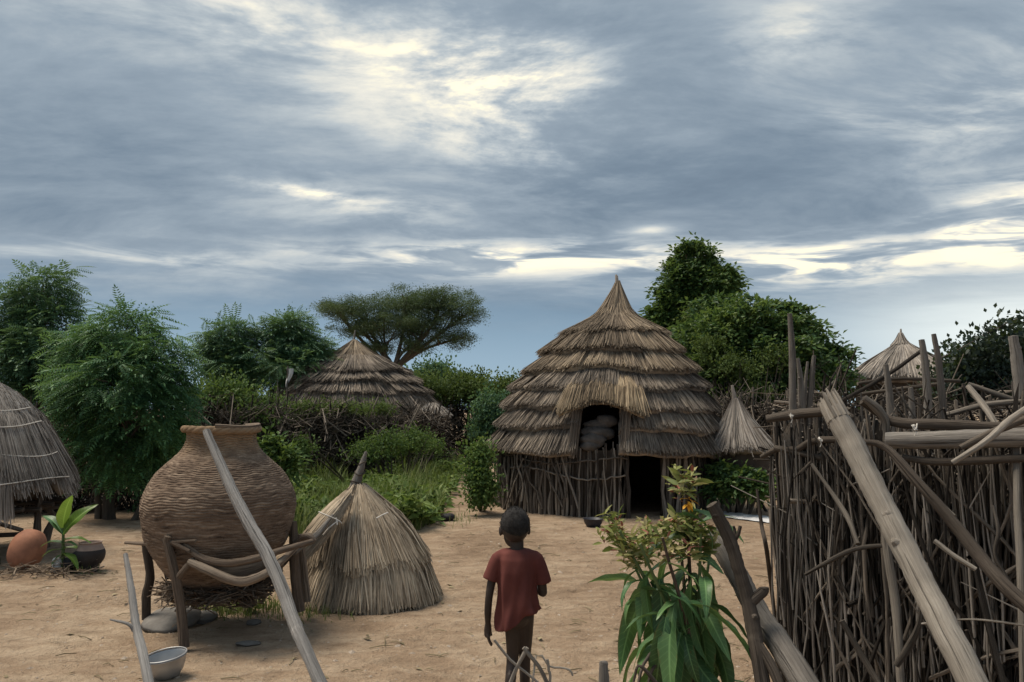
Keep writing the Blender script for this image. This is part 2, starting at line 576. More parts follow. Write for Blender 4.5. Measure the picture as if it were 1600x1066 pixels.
mat_plain('petal_orange', (0.75, 0.32, 0.02), (0.80, 0.45, 0.05), 30, 0.6)
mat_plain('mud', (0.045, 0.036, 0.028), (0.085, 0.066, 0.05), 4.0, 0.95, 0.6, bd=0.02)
mat_plain('terracotta', (0.22, 0.095, 0.058), (0.42, 0.19, 0.11), 7.0, 0.75, 0.15)
mat_plain('black_clay', (0.022, 0.020, 0.020), (0.045, 0.040, 0.038), 8.0, 0.7, 0.2)
mat_plain('clay_rim', (0.22, 0.16, 0.13), (0.30, 0.23, 0.19), 10.0, 0.8, 0.2)
mat_plain('stone', (0.13, 0.120, 0.108), (0.23, 0.215, 0.195), 7.0, 0.85, 0.5, bd=0.01)
mat_plain('aluminium', (0.34, 0.34, 0.34), (0.46, 0.46, 0.46), 8.0, 0.48, 0.08, metal=0.7, spec=0.5)
mat_plain('string', (0.50, 0.47, 0.42), (0.66, 0.63, 0.58), 20.0, 0.9, 0.0)
mat_plain('white_cloth', (0.52, 0.52, 0.53), (0.68, 0.68, 0.68), 9.0, 0.9, 0.3)
mat_plain('black_cloth', (0.012, 0.012, 0.016), (0.028, 0.028, 0.036), 12.0, 0.7, 0.4)
mat_plain('grey_cloth', (0.060, 0.054, 0.050), (0.155, 0.140, 0.128), 7.0, 0.95, 0.5)
mat_plain('dark_basin', (0.025, 0.026, 0.034), (0.05, 0.052, 0.065), 8.0, 0.5, 0.1)
mat_plain('skin', (0.027, 0.019, 0.016), (0.050, 0.036, 0.029), 9.0, 0.55, 0.08, spec=0.35)
mat_plain('hair', (0.012, 0.011, 0.011), (0.034, 0.032, 0.031), 45.0, 0.95, 0.7, bscale=160, bd=0.006)
mat_plain('shirt', (0.105, 0.033, 0.030), (0.165, 0.056, 0.046), 5.5, 0.92, 0.25, spec=0.15, bscale=60, bd=0.003)
mat_plain('far_roof', (0.20, 0.22, 0.23), (0.28, 0.30, 0.31), 2.0, 0.8)


def mat_sand():
    k, bs = new_mat('sand')
    tc = k.node('ShaderNodeTexCoord')
    P = tc.outputs['Object']
    a = k.noise(P, 0.55, 5, 0.6, 0.4)
    b = k.noise(k.mapping(P, (1, 1.8, 1)), 3.2, 6, 0.65, 0.3)
    c = k.noise(P, 26.0, 5, 0.7)
    d = k.noise(P, 95.0, 3, 0.6)
    f = k.m('ADD', k.m('ADD', k.m('MULTIPLY', a, 0.50), k.m('MULTIPLY', b, 0.42)), k.m('ADD', k.m('MULTIPLY', c, 0.14), k.m('MULTIPLY', d, 0.10)))
    col = k.ramp(f, [(0.40, (0.200, 0.136, 0.088)), (0.56, (0.345, 0.250, 0.170)), (0.70, (0.50, 0.39, 0.280))])
    # damp, litter-darkened earth in small patches
    e = k.smooth(k.noise(P, 1.4, 6, 0.7, 0.6), 0.60, 0.74)
    col = k.mix(k.m('MULTIPLY', e, 0.6), col, (0.165, 0.112, 0.072))
    sf = k.smooth(k.noise(k.mapping(P, (1.0, 1.5, 1)), 4.2, 6, 0.72, 0.3), 0.50, 0.72)
    col = k.mix(k.m('MULTIPLY', sf, 0.30), col, (0.17, 0.115, 0.073))
    sp = k.smooth(k.noise(P, 42.0, 2, 0.5), 0.64, 0.70)
    col = k.mix(k.m('MULTIPLY', sp, 0.55), col, (0.14, 0.10, 0.07))
    k.put(bs.inputs['Base Color'], col)
    bs.inputs['Roughness'].default_value = 0.95
    bs.inputs['Specular IOR Level'].default_value = 0.12
    h = k.m('ADD', k.m('SUBTRACT', b, k.m('MULTIPLY', sf, 0.15)), k.m('ADD', k.m('MULTIPLY', c, 0.35), k.m('MULTIPLY', d, 0.12)))
    bump(k, bs, h, 1.0, 0.10)


def mat_basket():
    """Woven twigs, smeared with ochre mud on the shoulder and neck."""
    k, bs = new_mat('basket_weave')
    tc = k.node('ShaderNodeTexCoord')
    P = tc.outputs['Object']
    sp = k.node('ShaderNodeSeparateXYZ')
    k.l.new(P, sp.inputs[0])
    at = k.node('ShaderNodeAttribute', attribute_name='tuv')
    st = k.noise(k.mapping(at.outputs['Vector'], (1, 1.3, 1.3)), 1.0, 4, 0.62, 0.0)
    n = k.noise(P, 5.0, 5, 0.6, 0.3)
    f = k.m('ADD', sp.outputs[2], k.m('MULTIPLY', k.m('SUBTRACT', n, 0.5), 0.42))
    mud = k.smooth(f, 0.93, 1.22)
    wood = k.ramp(k.m('ADD', k.m('MULTIPLY', st, 0.8), k.m('MULTIPLY', n, 0.2)), [(0.32, (0.060, 0.041, 0.030)), (0.5, (0.165, 0.117, 0.084)), (0.70, (0.32, 0.245, 0.18))])
    earth = k.ramp(k.m('ADD', k.m('MULTIPLY', st, 0.5), k.m('MULTIPLY', n, 0.5)), [(0.3, (0.175, 0.118, 0.070)), (0.7, (0.315, 0.222, 0.140))])
    k.put(bs.inputs['Base Color'], k.mix(mud, wood, earth))
    bs.inputs['Roughness'].default_value = 0.92
    bs.inputs['Specular IOR Level'].default_value = 0.15
    bump(k, bs, k.noise(P, 55.0, 4, 0.65), 0.6, 0.006)


mat_sand()
mat_basket()
random.seed(7)
RNG = np.random.default_rng(7)

# ------------------------------------------------------------------ ground


def build_ground():
    def axis(a, b, step, far, grow=1.22):
        c = list(np.arange(a, b + 1e-6, step))
        d, x = step, c[-1]
        while x < far:
            d *= grow
            x += d
            c.append(x)
        d, x = step, c[0]
        pre = []
        while x > -far:
            d *= grow
            x -= d
            pre.append(x)
        return np.array(pre[::-1] + c)
    xs, ys = axis(-6.5, 5, 0.05, 4000), axis(2.4, 12.5, 0.05, 4000)
    G = np.zeros((len(ys), len(xs), 3))
    G[..., 0] = xs[None, :]
    G[..., 1] = ys[:, None]
    for i, yy in enumerate(ys):
        if -3 < yy < 22:
            for j, xx in enumerate(xs):
                if abs(xx) < 14:
                    G[i, j, 2] = gz(xx, yy)
    rng = np.random.default_rng(9)
    for _ in range(420):                                    # footprints and scuffs
        y0 = 2.6 + 9.0 * rng.random() ** 1.15
        x0 = rng.uniform(-0.62, 0.55) * y0
        a = rng.normal(1.57, 0.7)
        i0, i1 = np.searchsorted(ys, [y0 - 0.35, y0 + 0.35])
        j0, j1 = np.searchsorted(xs, [x0 - 0.35, x0 + 0.35])
        X, Yy = np.meshgrid(xs[j0:j1] - x0, ys[i0:i1] - y0)
        u, w = X * math.cos(a) + Yy * math.sin(a), -X * math.sin(a) + Yy * math.cos(a)
        q = (u / rng.uniform(0.09, 0.13)) ** 2 + (w / rng.uniform(0.045, 0.065)) ** 2
        dp = rng.uniform(0.008, 0.020)
        G[i0:i1, j0:j1, 2] += -dp * np.exp(-q) + 0.45 * dp * np.exp(-(q - 2.2) ** 2 * 0.8)
    mb = MB()
    mb.grid(G)
    tag(mb.build('ground', 'sand'), kind='structure')


build_ground()

# ------------------------------------------------------------------ thatch


def thatch(mb, center, prof, n, width, rng, a0=-180.0, a1=180.0, end=None, lean=(0, 0), flare=0.05, thick=0.035,
           bundle=0.16, ragged=0.05, gap=None, skirt=True, curl=0.0, lip=0.9, start_var=0.2):
    """One ring of thatch: straw strands over a solid skirt.
    prof: list of (r, z) from top to bottom; angles in degrees, 0 faces the camera, positive to the right."""
    prof = np.asarray(prof, dtype=np.float64)
    L = np.concatenate([[0], np.cumsum(np.hypot(np.diff(prof[:, 0]), np.diff(prof[:, 1])))])
    tot = L[-1]
    cx, cy = center
    zb = prof[-1, 1]
    nb = max(3, int((a1 - a0) / 360 * 2 * math.pi * prof[-1, 0] / bundle))
    boff = rng.normal(0, 1, nb + 2) * ragged * 0.8
    bout = rng.normal(0, 1, nb + 2) * thick * 0.35

    def pos(th, s_, off):
        s_ = np.asarray(s_)
        r = np.interp(s_, L, prof[:, 0])
        z = np.interp(s_, L, prof[:, 1])
        over = np.maximum(s_ - tot, 0)
        dr, dz = prof[-1] - prof[-2]
        q = math.hypot(dr, dz)
        r = r + over * dr / q
        z = z + over * dz / q
        d2 = np.interp(np.clip(s_, 0, tot - 1e-4), (L[1:] + L[:-1]) / 2, np.arctan2(np.diff(prof[:, 0]), -np.diff(prof[:, 1])))
        nr, nz = np.cos(d2), np.sin(d2)
        r = r + nr * off
        z = z + nz * off
        x = cx + lean[0] * (z - zb) + r * np.sin(th)
        y = cy + lean[1] * (z - zb) - r * np.cos(th)
        return np.stack([x, y, z], -1)

    def elen(deg):
        f = (deg - a0) / (a1 - a0) * nb
        i = np.clip(f.astype(int), 0, nb)
        e = tot + boff[i] * tot ** 0.5
        if end is not None:
            e = e + end(deg)
        return e, bout[i]
    if skirt:
        na = max(12, int((a1 - a0) / 3.0))
        dg = np.linspace(a0, a1, na + 1)
        th = np.radians(dg)
        e, bo = elen(dg)
        e = np.maximum(e, 0.05)
        rows = []
        for t, o_ in ((0.0, -0.5), (0.33, -0.1), (0.66, 0.05), (0.97, 0.25), (0.99, -lip), (0.9, -lip - 0.6)):
            rows.append(pos(th, e * t, (flare * t + thick) * o_ + (bo if o_ > -0.5 else 0)))
        G = np.stack(rows)
        keep = np.ones(na, bool)
        if gap is not None:
            mid = (dg[1:] + dg[:-1]) / 2
            keep = ~((mid > gap[0]) & (mid < gap[1]))
        m_ = na + 1
        i, j = np.meshgrid(np.arange(len(rows) - 1), np.arange(na)[keep], indexing='ij')
        fc = np.stack([i * m_ + j, i * m_ + j + 1, (i + 1) * m_ + j + 1, (i + 1) * m_ + j], -1).reshape(-1, 4)
        uvs = np.zeros(G.shape)
        uvs[..., 0] = th[None, :] * prof[-1, 0]
        uvs[..., 1] = np.array([0, .33, .66, .97, 1.05, 1.2])[:, None] * tot
        mb.add(G.reshape(-1, 3), fc, uvs.reshape(-1, 3))
    dg = rng.uniform(a0, a1, n)
    # thin out strands towards the tip of a cone so they cover evenly
    if gap is not None:
        dg = dg[~((dg > gap[0]) & (dg < gap[1]))]
    n = len(dg)
    th = np.radians(dg)
    e, bo = elen(dg)
    s0 = rng.uniform(0, start_var, n) * tot
    s1 = e * rng.normal(0.97, 0.035, n) + rng.normal(0, ragged * 0.35, n)
    stray = rng.random(n) < 0.02
    s1 = s1 + stray * rng.uniform(0.0, 0.07, n)
    s1 = np.maximum(s1, s0 + 0.05)
    lay = rng.random(n)
    pts = []
    rr = prof[-1, 0]
    dth = rng.normal(0, 0.035, n) / max(rr, 0.2)
    for t in (0.0, 0.5, 1.0):
        s_ = s0 + (s1 - s0) * t
        off = thick * (0.25 + lay * 0.9) + flare * (s_ / tot) * (0.3 + 0.8 * lay) + bo * (t > 0.2) + (rng.normal(0, thick * 0.25, n) if t == 1 else 0) - curl * t * t
        pts.append(pos(th + dth * t, s_, off))
    Pm = np.stack(pts, 1)                        # n,3,3
    tang = np.stack([np.cos(th), np.sin(th), np.zeros(n)], -1)
    nor = np.stack([np.sin(th), -np.cos(th), np.full(n, 0.5)], -1)
    tw = rng.normal(0, 0.6, n)[:, None]
    wv = (tang * np.cos(tw) + nor * np.sin(tw)) * (width * rng.uniform(0.5, 1.3, n))[:, None] * 0.5
    taper = np.array([0.8, 1.0, 0.55])[None, :, None]
    A = Pm - wv[:, None, :] * taper
    B = Pm + wv[:, None, :] * taper
    V = np.stack([A, B], 2).reshape(n, 6, 3)
    base = (np.arange(n) * 6)[:, None]
    f = np.concatenate([base + np.array([0, 1, 3, 2]), base + np.array([2, 3, 5, 4])]).reshape(-1, 4)
    uvs = np.zeros((n, 6, 3))
    uvs[..., 0] = rng.uniform(0, 40, n)[:, None]
    uvs[:, 2:4, 1] = 0.5 * tot
    uvs[:, 4:, 1] = tot
    mb.add(V.reshape(-1, 3), f, uvs.reshape(-1, 3))


def tier_profiles(levels, over=0.16):
    """Split a roof outline into tiers that overlap like steps. levels: (r, z) of each tier's lower edge, from the first down."""
    out = []
    for (r0, z0), (r1, z1) in zip(levels, levels[1:]):
        out.append([(r0 - 0.20 - over * 0.35, z0 + over), (r0 - 0.135, z0 + 0.0), ((r0 + r1) / 2 - 0.045, (z0 + z1) / 2), (r1, z1)])
    return out


# wooden sticks shared between the walls and fences
STICKS = []


def stick_meshes():
    rng = np.random.default_rng(3)
    for i in range(18):
        mb = MB()
        n = 6
        amp = (0.35, 0.9, 2.0)[i % 3]
        path = [Vector((rng.normal(0, amp), rng.normal(0, amp), t)) for t in np.linspace(0, 1, n)]
        path = [Vector((p.x * 1.0, p.y * 1.0, p.z)) for p in path]
        sm = smooth_path(path, 9)
        # unit radius, unit length: scaled on placing
        rad = np.linspace(1.0, 0.68, 9) * rng.uniform(0.86, 1.1, 9)
        P = np.array([tuple(p) for p in sm])
        th = np.linspace(0, 2 * math.pi, 7)
        V = np.zeros((9, 7, 3))
        V[..., 0] = P[:, 0:1] + rad[:, None] * np.cos(th)
        V[..., 1] = P[:, 1:2] + rad[:, None] * np.sin(th)
        V[..., 2] = P[:, 2:3]
        uv = np.zeros((9, 7, 3))
        off = rng.random() * 60
        uv[..., 0] = np.cos(th) * 0.018
        uv[..., 1] = np.linspace(0, 1.4, 9)[:, None] + off
        uv[..., 2] = np.sin(th) * 0.018 + off
        mb.grid(V, uv)
        top = np.vstack([V[-1, :6], [P[-1, 0], P[-1, 1], 1.004]])
        mb.add(top, [(a, (a + 1) % 6, 6) for a in range(6)], np.vstack([uv[-1, :6], uv[-1, :1]]))
        if i % 6 == 5:
            b = P[4]
            mb.tube([Vector(b), Vector(b) + Vector((2.2, 0.6, 0.05)), Vector(b) + Vector((3.2, 0.4, 0.12))], [0.55, 0.45, 0.25], 5)
        STICKS.append(mb.mesh('stick'))


stick_meshes()


def stick(parent, base, top, rad, mat, rng, name='stick', spin=None, crook=2):
    base, top = Vector(base), Vector(top)
    d = top - base
    q = d.to_track_quat('Z', 'Y') @ Matrix.Rotation(rng.uniform(0, 6.283) if spin is None else spin, 3, 'Z').to_quaternion()
    key = int(rng.integers(0, len(STICKS) // 3)) * 3 + int(rng.integers(0, crook))
    me = STICK_MATS[(mat, key)] if (mat, key) in STICK_MATS else None
    if me is None:
        me = STICKS[key].copy()
        me.materials.append(M[mat])
        STICK_MATS[(mat, key)] = me
    return place(name, me, parent, base, scale=(rad, rad, d.length), quat=q)


STICK_MATS = {}


def twigs(mb, n, posf, length, rad, rng, up=0.5, sides=3, bend=0.12):
    """Tangled brushwood."""
    for i in range(n):
        p = Vector(posf(i))
        d = Vector(rng.normal(0, 1, 3))
        d.z = abs(d.z) * up + rng.normal(0, 0.15)
        d.normalize()
        L = length * rng.uniform(0.4, 1.3)
        a, b = p - d * L / 2, p + d * L / 2
        c = p + Vector(rng.normal(0, bend * L, 3))
        r = rad * rng.uniform(0.5, 1.4)
        mb.tube([a, c, b], [r, r * 0.8, r * 0.4], sides, cap=False)
        if rng.random() < 0.5:
            e = c + Vector(rng.normal(0, 1, 3)).normalized() * L * 0.3 + d * L * 0.25
            mb.tube([c, e], [r * 0.6, r * 0.3], sides, cap=False)


# ------------------------------------------------------------------ the big tiered hut
def hut_main():
    rng = np.random.default_rng(21)
    cy = 14.25
    c0 = pt(943, 700, cy)
    cx = c0.x
    apex = pt(966, 432, cy)
    lean = ((apex.x - cx) / 3.1, 0.0)
    hut = thing('tiered_hut', (cx, cy, 0), 'tall round hut with stepped thatch roof, hooded hatch and stick walls', 'hut')
    roof = MB()
    hatch = (-20.5, 1.5)
    lv = [(0.94, 2.955), (1.23, 2.58), (1.49, 2.22), (1.68, 1.93), (1.80, 1.62), (1.91, 1.30), (2.02, 0.93)]

    def rel(z):
        return (cx + lean[0] * (z - 0.93), cy)

    def wave(seed, amp):
        a, b, c = np.random.default_rng(seed).uniform(0, 6.28, 3)
        return lambda d: amp * (np.sin(np.radians(d) * 3 + a) + 0.6 * np.sin(np.radians(d) * 7 + b) + 0.4 * np.sin(np.radians(d) * 13 + c))
    # cap with its long twisted tip
    mb = MB()
    thatch(mb, rel(2.955), [(0.004, 3.95), (0.012, 3.80), (0.045, 3.62), (0.13, 3.45), (0.36, 3.25), (0.67, 3.09), (0.93, 2.955)], 9000, 0.013, rng,
           end=wave(1, 0.012), lean=lean, flare=0.03, thick=0.03, bundle=0.12, ragged=0.022, start_var=0.55)
    cap = mb.build('roof_cap', 'thatch_main', hut)
    mb = MB()
    tip = rel(3.7)
    mb.tube([(tip[0] - 0.01, cy, 3.55), (tip[0] + 0.015, cy, 3.85), (tip[0] + 0.0, cy, 4.03), (tip[0] - 0.012, cy, 4.06)], [0.075, 0.040, 0.026, 0.012], 8, wob=0.15, rng=rng)
    for k_ in range(4):
        z = 3.68 + 0.075 * k_
        mb.tube([(tip[0] + 0.005 + 0.055 * math.cos(a) * (1 - k_ * 0.12), cy + 0.055 * math.sin(a) * (1 - k_ * 0.12), z) for a in np.linspace(0, 6.3, 13)], 0.008, 5)
    mb.build('roof_tip', 'thatch_grey', cap)
    for i, pr in enumerate(tier_profiles(lv)):
        mb = MB()
        nn = int(5600 + 1000 * i)
        w = wave(10 + i, 0.022 + 0.010 * (i > 1))
        if i == 1:
            fn = lambda d, w=w: w(d) - 0.17 * np.exp(-((d + 11) / 13) ** 2)
        elif i == 2:
            fn = lambda d, w=w: w(d) - 0.05 * np.exp(-((d + 10) / 18) ** 2)
        elif i >= 3:
            fn = lambda d, w=w: w(d) + 0.05 * np.clip(d / 60, -1, 1)
        else:
            fn = w
        thatch(mb, rel(pr[-1][1]), pr, nn, 0.0125, rng, end=fn, lean=lean, flare=0.085, thick=0.045, bundle=0.22, ragged=0.013, gap=hatch if i >= 3 else None, lip=1.3 if i < 5 else 0.2)
        mb.build('thatch_tier', 'thatch_main' if i < 2 else 'thatch_weathered', hut)
    # hood over the hatch
    mb = MB()
    hp = [(1.36, 2.20), (1.56, 2.08), (1.77, 1.94), (1.93, 1.70)]
    arch = lambda d: 0.25 * (np.abs(d + 9.5) / 18) ** 2.0 - 0.02
    thatch(mb, rel(1.78), hp, 2600, 0.0125, rng, -27.5, 9.0, end=arch, lean=lean, flare=0.05, thick=0.05, bundle=0.12, ragged=0.02, lip=0.1)
    mb.build('hatch_hood', 'thatch_gold', hut)
    # straw bundles down either side of the hatch
    for a_, zb in ((-21.2, 0.98), (2.3, 1.02)):
        mb = MB()
        n = 260
        for _ in range(n):
            da = rng.normal(0, 0.7)
            r0 = 1.80 + rng.normal(0, 0.06)
            t = R(a_ + da)
            z1 = 1.80 + rng.normal(0, 0.03)
            z0 = zb + rng.normal(0, 0.04)
            p = [(rel(z)[0] + (r0 + k_) * math.sin(t), cy - (r0 + k_) * math.cos(t), z) for z, k_ in ((z1, 0), (z0, 0.09))]
            mb.tube(p, 0.006, 3, cap=False)
        mb.build('straw_bundle', 'thatch_weathered', hut)
    # wall of upright sticks
    door = (4.8, 23.0)
    Rw = 1.84
    for a in np.arange(-100, 104, 1.36):
        a = a + rng.normal(0, 0.3)
        if door[0] < a < door[1]:
            continue
        rr = Rw + rng.normal(0, 0.018)
        b = (cx + rr * math.sin(R(a)), cy - rr * math.cos(R(a)), -0.03)
        a2 = a + rng.normal(0, 1.2)
        if door[0] - 0.8 < a2 < door[1] + 0.8:
            a2 = a
        r2 = rr + rng.normal(-0.02, 0.02)
        zt = rng.uniform(1.04, 1.16)
        stick(hut, b, (cx + r2 * math.sin(R(a2)), cy - r2 * math.cos(R(a2)), zt), rng.uniform(0.015, 0.029), 'hut_wood', rng, 'wall_stick')
    # crooked branches propped on the left flank and in front
    for _ in range(24):
        a = rng.uniform(-88, -38) if _ < 15 else rng.uniform(-36, 2)
        rr = Rw + 0.05 + rng.random() * 0.05
        a2 = a + rng.normal(0, 7)
        if a2 > 4.0 or a > 4.0:
            a2 = a = 1
        stick(hut, (cx + rr * math.sin(R(a)), cy - rr * math.cos(R(a)), rng.uniform(0, 0.3)),
              (cx + rr * math.sin(R(a2)), cy - rr * math.cos(R(a2)), rng.uniform(0.7, 1.08)), rng.uniform(0.012, 0.02), 'hut_wood', rng, 'prop_branch')
    # bent withies tied round the wall
    for z, a0, a1, am in ((0.86, -84, 4.6, 0.05), (0.66, -60, 3.5, 0.08)):
        mb = MB()
        pth = []
        for a in np.linspace(a0, a1, 30):
            pth.append((cx + (Rw + 0.045) * math.sin(R(a)), cy - (Rw + 0.045) * math.cos(R(a)), z + am * math.sin(a * 0.09 + z * 9) + rng.normal(0, 0.008)))
        mb.tube(pth, 0.014, 6, wob=0.15, rng=rng)
        mb.build('wall_band', 'hut_wood', hut)
    # added cylinder behind the sticks blocks light so the inside stays dark
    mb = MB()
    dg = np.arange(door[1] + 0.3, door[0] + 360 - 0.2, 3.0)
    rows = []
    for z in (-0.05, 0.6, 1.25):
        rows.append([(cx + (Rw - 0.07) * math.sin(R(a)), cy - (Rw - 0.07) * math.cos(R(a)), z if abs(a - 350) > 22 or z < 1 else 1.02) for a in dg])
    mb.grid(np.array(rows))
    mb.build('wall_light_block', 'mud', hut)
    mb = MB()
    mb.lathe([(0.01, 1.0), (0.9, 1.0), (1.72, 1.0), (1.72, 0.95), (0.01, 0.95)], 32, (cx, cy, 0))
    loft = mb.build('loft_floor', 'mud', hut)
    for a in (door[0] - 0.2, door[1] + 0.4):
        stick(hut, (cx + (Rw + 0.02) * math.sin(R(a)), cy - (Rw + 0.02) * math.cos(R(a)), -0.03), (cx + (Rw + 0.02) * math.sin(R(a)), cy - (Rw + 0.02) * math.cos(R(a)), 1.12), 0.036, 'hut_wood', rng, 'door_post')
    # bundle in the hatch
    b = Vector((rel(1.3)[0] - 0.30, cy - 1.60, 1.03))
    mb = MB()
    lobes = [((0.14, 0.05, 0.44), (0.18, 0.12, 0.10)), ((0.02, 0.06, 0.38), (0.22, 0.12, 0.09)), ((-0.12, 0.02, 0.26), (0.16, 0.12, 0.10)), ((0.02, 0.0, 0.26), (0.22, 0.15, 0.10)), ((-0.08, -0.06, 0.15), (0.20, 0.15, 0.11)), ((-0.13, -0.10, 0.06), (0.14, 0.13, 0.09)), ((0.12, 0.0, 0.24), (0.14, 0.12, 0.09))]
    blob_mesh(mb, b, lobes, 0.10)
    o = mb.build('hide_bundle', 'grey_cloth', origin=b)
    tag(o, 'grey folded bundle of hides stuffed in the hatch of the tall hut', 'bundle')
    return hut


def blob_mesh(mb, base, lobes, crumple=0.08, seg=20):
    for (c, r) in lobes:
        G = np.zeros((seg // 2 + 1, seg, 3))
        for i, u in enumerate(np.linspace(0.001, math.pi - 0.001, seg // 2 + 1)):
            for j in range(seg):
                a = 2 * math.pi * j / seg
                d = Vector((math.sin(u) * math.cos(a), math.sin(u) * math.sin(a), math.cos(u)))
                q = Vector((d.x * r[0], d.y * r[1], d.z * r[2]))
                w = 1 + crumple * 4 * (abs(mnoise.noise((q + Vector(c)) * 9)) - 0.2) + crumple * mnoise.noise((q + Vector(c)) * 28)
                G[i, j] = tuple(Vector(base) + Vector(c) + q * w)
        mb.grid(G, None, True)


hut_main()

# ------------------------------------------------------------------ the low hut behind the brush fence


def hut_back():
    rng = np.random.default_rng(22)
    cy = 25.0
    c = pt(552, 640, cy)
    cx = c.x
    S = F / cy
    hut = thing('low_hut', (cx, cy, 0), 'wide low thatched hut behind the tangled brush fence', 'hut')

    def lvl(hw, py):
        return (hw / S, pt(552, py, cy).z)
    apex = pt(550, 532, cy).z
    l0 = lvl(53, 568)
    mb = MB()
    thatch(mb, (cx, cy), [(0.03, apex), (0.25, apex - 0.2), (0.6, apex - 0.46), l0], 4200, 0.022, rng, flare=0.03, thick=0.04, bundle=0.2, ragged=0.025, start_var=0.5)
    cap = mb.build('roof_cap', 'thatch_main', hut)
    mb = MB()
    mb.tube([(cx, cy, apex - 0.15), (cx - 0.01, cy, apex + 0.1), (cx + 0.02, cy, apex + 0.32)], [0.05, 0.03, 0.018], 6)
    mb.build('roof_pole', 'grey_wood', cap)
    lv = [l0, lvl(86, 590), lvl(104, 606), lvl(118, 622), lvl(126, 642), lvl(138, 668)]
    for i, pr in enumerate(tier_profiles(lv, 0.2)):
        mb = MB()
        a, b = rng.uniform(0, 6, 2)
        thatch(mb, (cx, cy), pr, 4200, 0.024, rng, end=lambda d: 0.05 * np.sin(np.radians(d) * 4 + a) + 0.03 * np.sin(np.radians(d) * 9 + b), flare=0.14, thick=0.08, bundle=0.4, ragged=0.018, lip=1.4)
        mb.build('thatch_tier', 'thatch_weathered', hut)
    mb = MB()
    mb.lathe([(2.3, -0.05), (2.3, 1.4)], 40, (cx, cy, 0))
    mb.build('wall', 'mud', hut)
    # a small lean-to eave showing on the right
    e = pt(676, 655, 23.0)
    rt = thing('small_shelter', (e.x, e.y, 0), 'small grey thatch cap beside the low hut', 'shelter')
    mb = MB()
    thatch(mb, (e.x, e.y), [(0.05, e.z + 0.42), (0.25, e.z + 0.28), (0.46, e.z + 0.02)], 700, 0.035, rng, flare=0.05, thick=0.05, bundle=0.2, ragged=0.04)
    mb.build('thatch', 'thatch_grey', rt)
    for dx in (-0.3, 0.3):
        stick(rt, (e.x + dx, e.y, 0), (e.x + dx, e.y, e.z + 0.1), 0.035, 'fence_wood', rng, 'post')


hut_back()

# ------------------------------------------------------------------ small cone-roofed store right of the big hut, far hut at right


def hut_small():
    rng = np.random.default_rng(23)
    cy = 13.3
    c = pt(1158, 700, cy)
    cx, S = c.x, F / cy
    g = thing('grain_store', (cx, cy, 0), 'small round store with pointed grey thatch beside the tall hut', 'store')
    mb = MB()
    z = lambda py: pt(1158, py, cy).z
    lean = (-0.09, 0)
    thatch(mb, (cx, cy), [(0.02, z(622)), (0.08, z(640)), (0.20, z(660)), (0.38, z(682)), (0.53, z(704))], 3400, 0.02, rng, lean=lean, flare=0.04, thick=0.03, bundle=0.1, ragged=0.03, start_var=0.5, lip=1.5)
    t = mb.build('thatch', 'thatch_grey', g)
    mb = MB()
    ax = cx + lean[0] * 0.8
    mb.tube([(ax, cy, z(640)), (ax - 0.02, cy, z(622)), (ax - 0.05, cy, z(602))], [0.06, 0.045, 0.02], 7, wob=0.2, rng=rng)
    mb.build('roof_tip', 'thatch_grey', t)
    mb = MB()
    mb.lathe([(0.30, 0.38), (0.40, 0.55), (0.43, 0.8), (0.40, z(700))], 28, (cx, cy, 0), 0.02)
    mb.build('wall', 'mud', g)
    for a in range(6):
        x, y = cx + 0.34 * math.cos(a * 1.047), cy + 0.34 * math.sin(a * 1.047)
        stick(g, (x, y, -0.03), (x, y, 0.6), 0.03, 'fence_wood', rng, 'leg')
    cy = 19.0
    c = pt(1412, 590, cy)
    cx, S = c.x, F / cy
    z = lambda py: pt(1412, py, cy).z
    g = thing('far_hut', (cx, cy, 0), 'pale pointed thatch roof rising behind the fence posts on the right', 'hut')
    mb = MB()
    thatch(mb, (cx, cy), [(0.06, z(536)), (0.20, z(543)), (0.50, z(556)), (0.85, z(572)), (1.25, z(596))], 4200, 0.03, rng, flare=0.05, thick=0.04, bundle=0.2, ragged=0.04, start_var=0.4, lip=1.5)
    t = mb.build('thatch', 'thatch_grey', g)
    mb = MB()
    thatch(mb, (cx - 0.03, cy), [(0.02, z(520)), (0.07, z(530)), (0.19, z(541))], 300, 0.025, rng, flare=0.02, thick=0.02, bundle=0.1, ragged=0.03, start_var=0.3)
    mb.tube([(cx - 0.03, cy, z(532)), (cx - 0.02, cy, z(514))], [0.05, 0.02], 6)
    mb.build('roof_tip', 'thatch_grey', t)
    mb = MB()
    mb.lathe([(1.05, -0.05), (1.08, 1.2), (1.05, z(588))], 36, (cx, cy, 0), 0.02)
    mb.build('wall', 'mud', g)


hut_small()

# ------------------------------------------------------------------ raised hut at the left edge


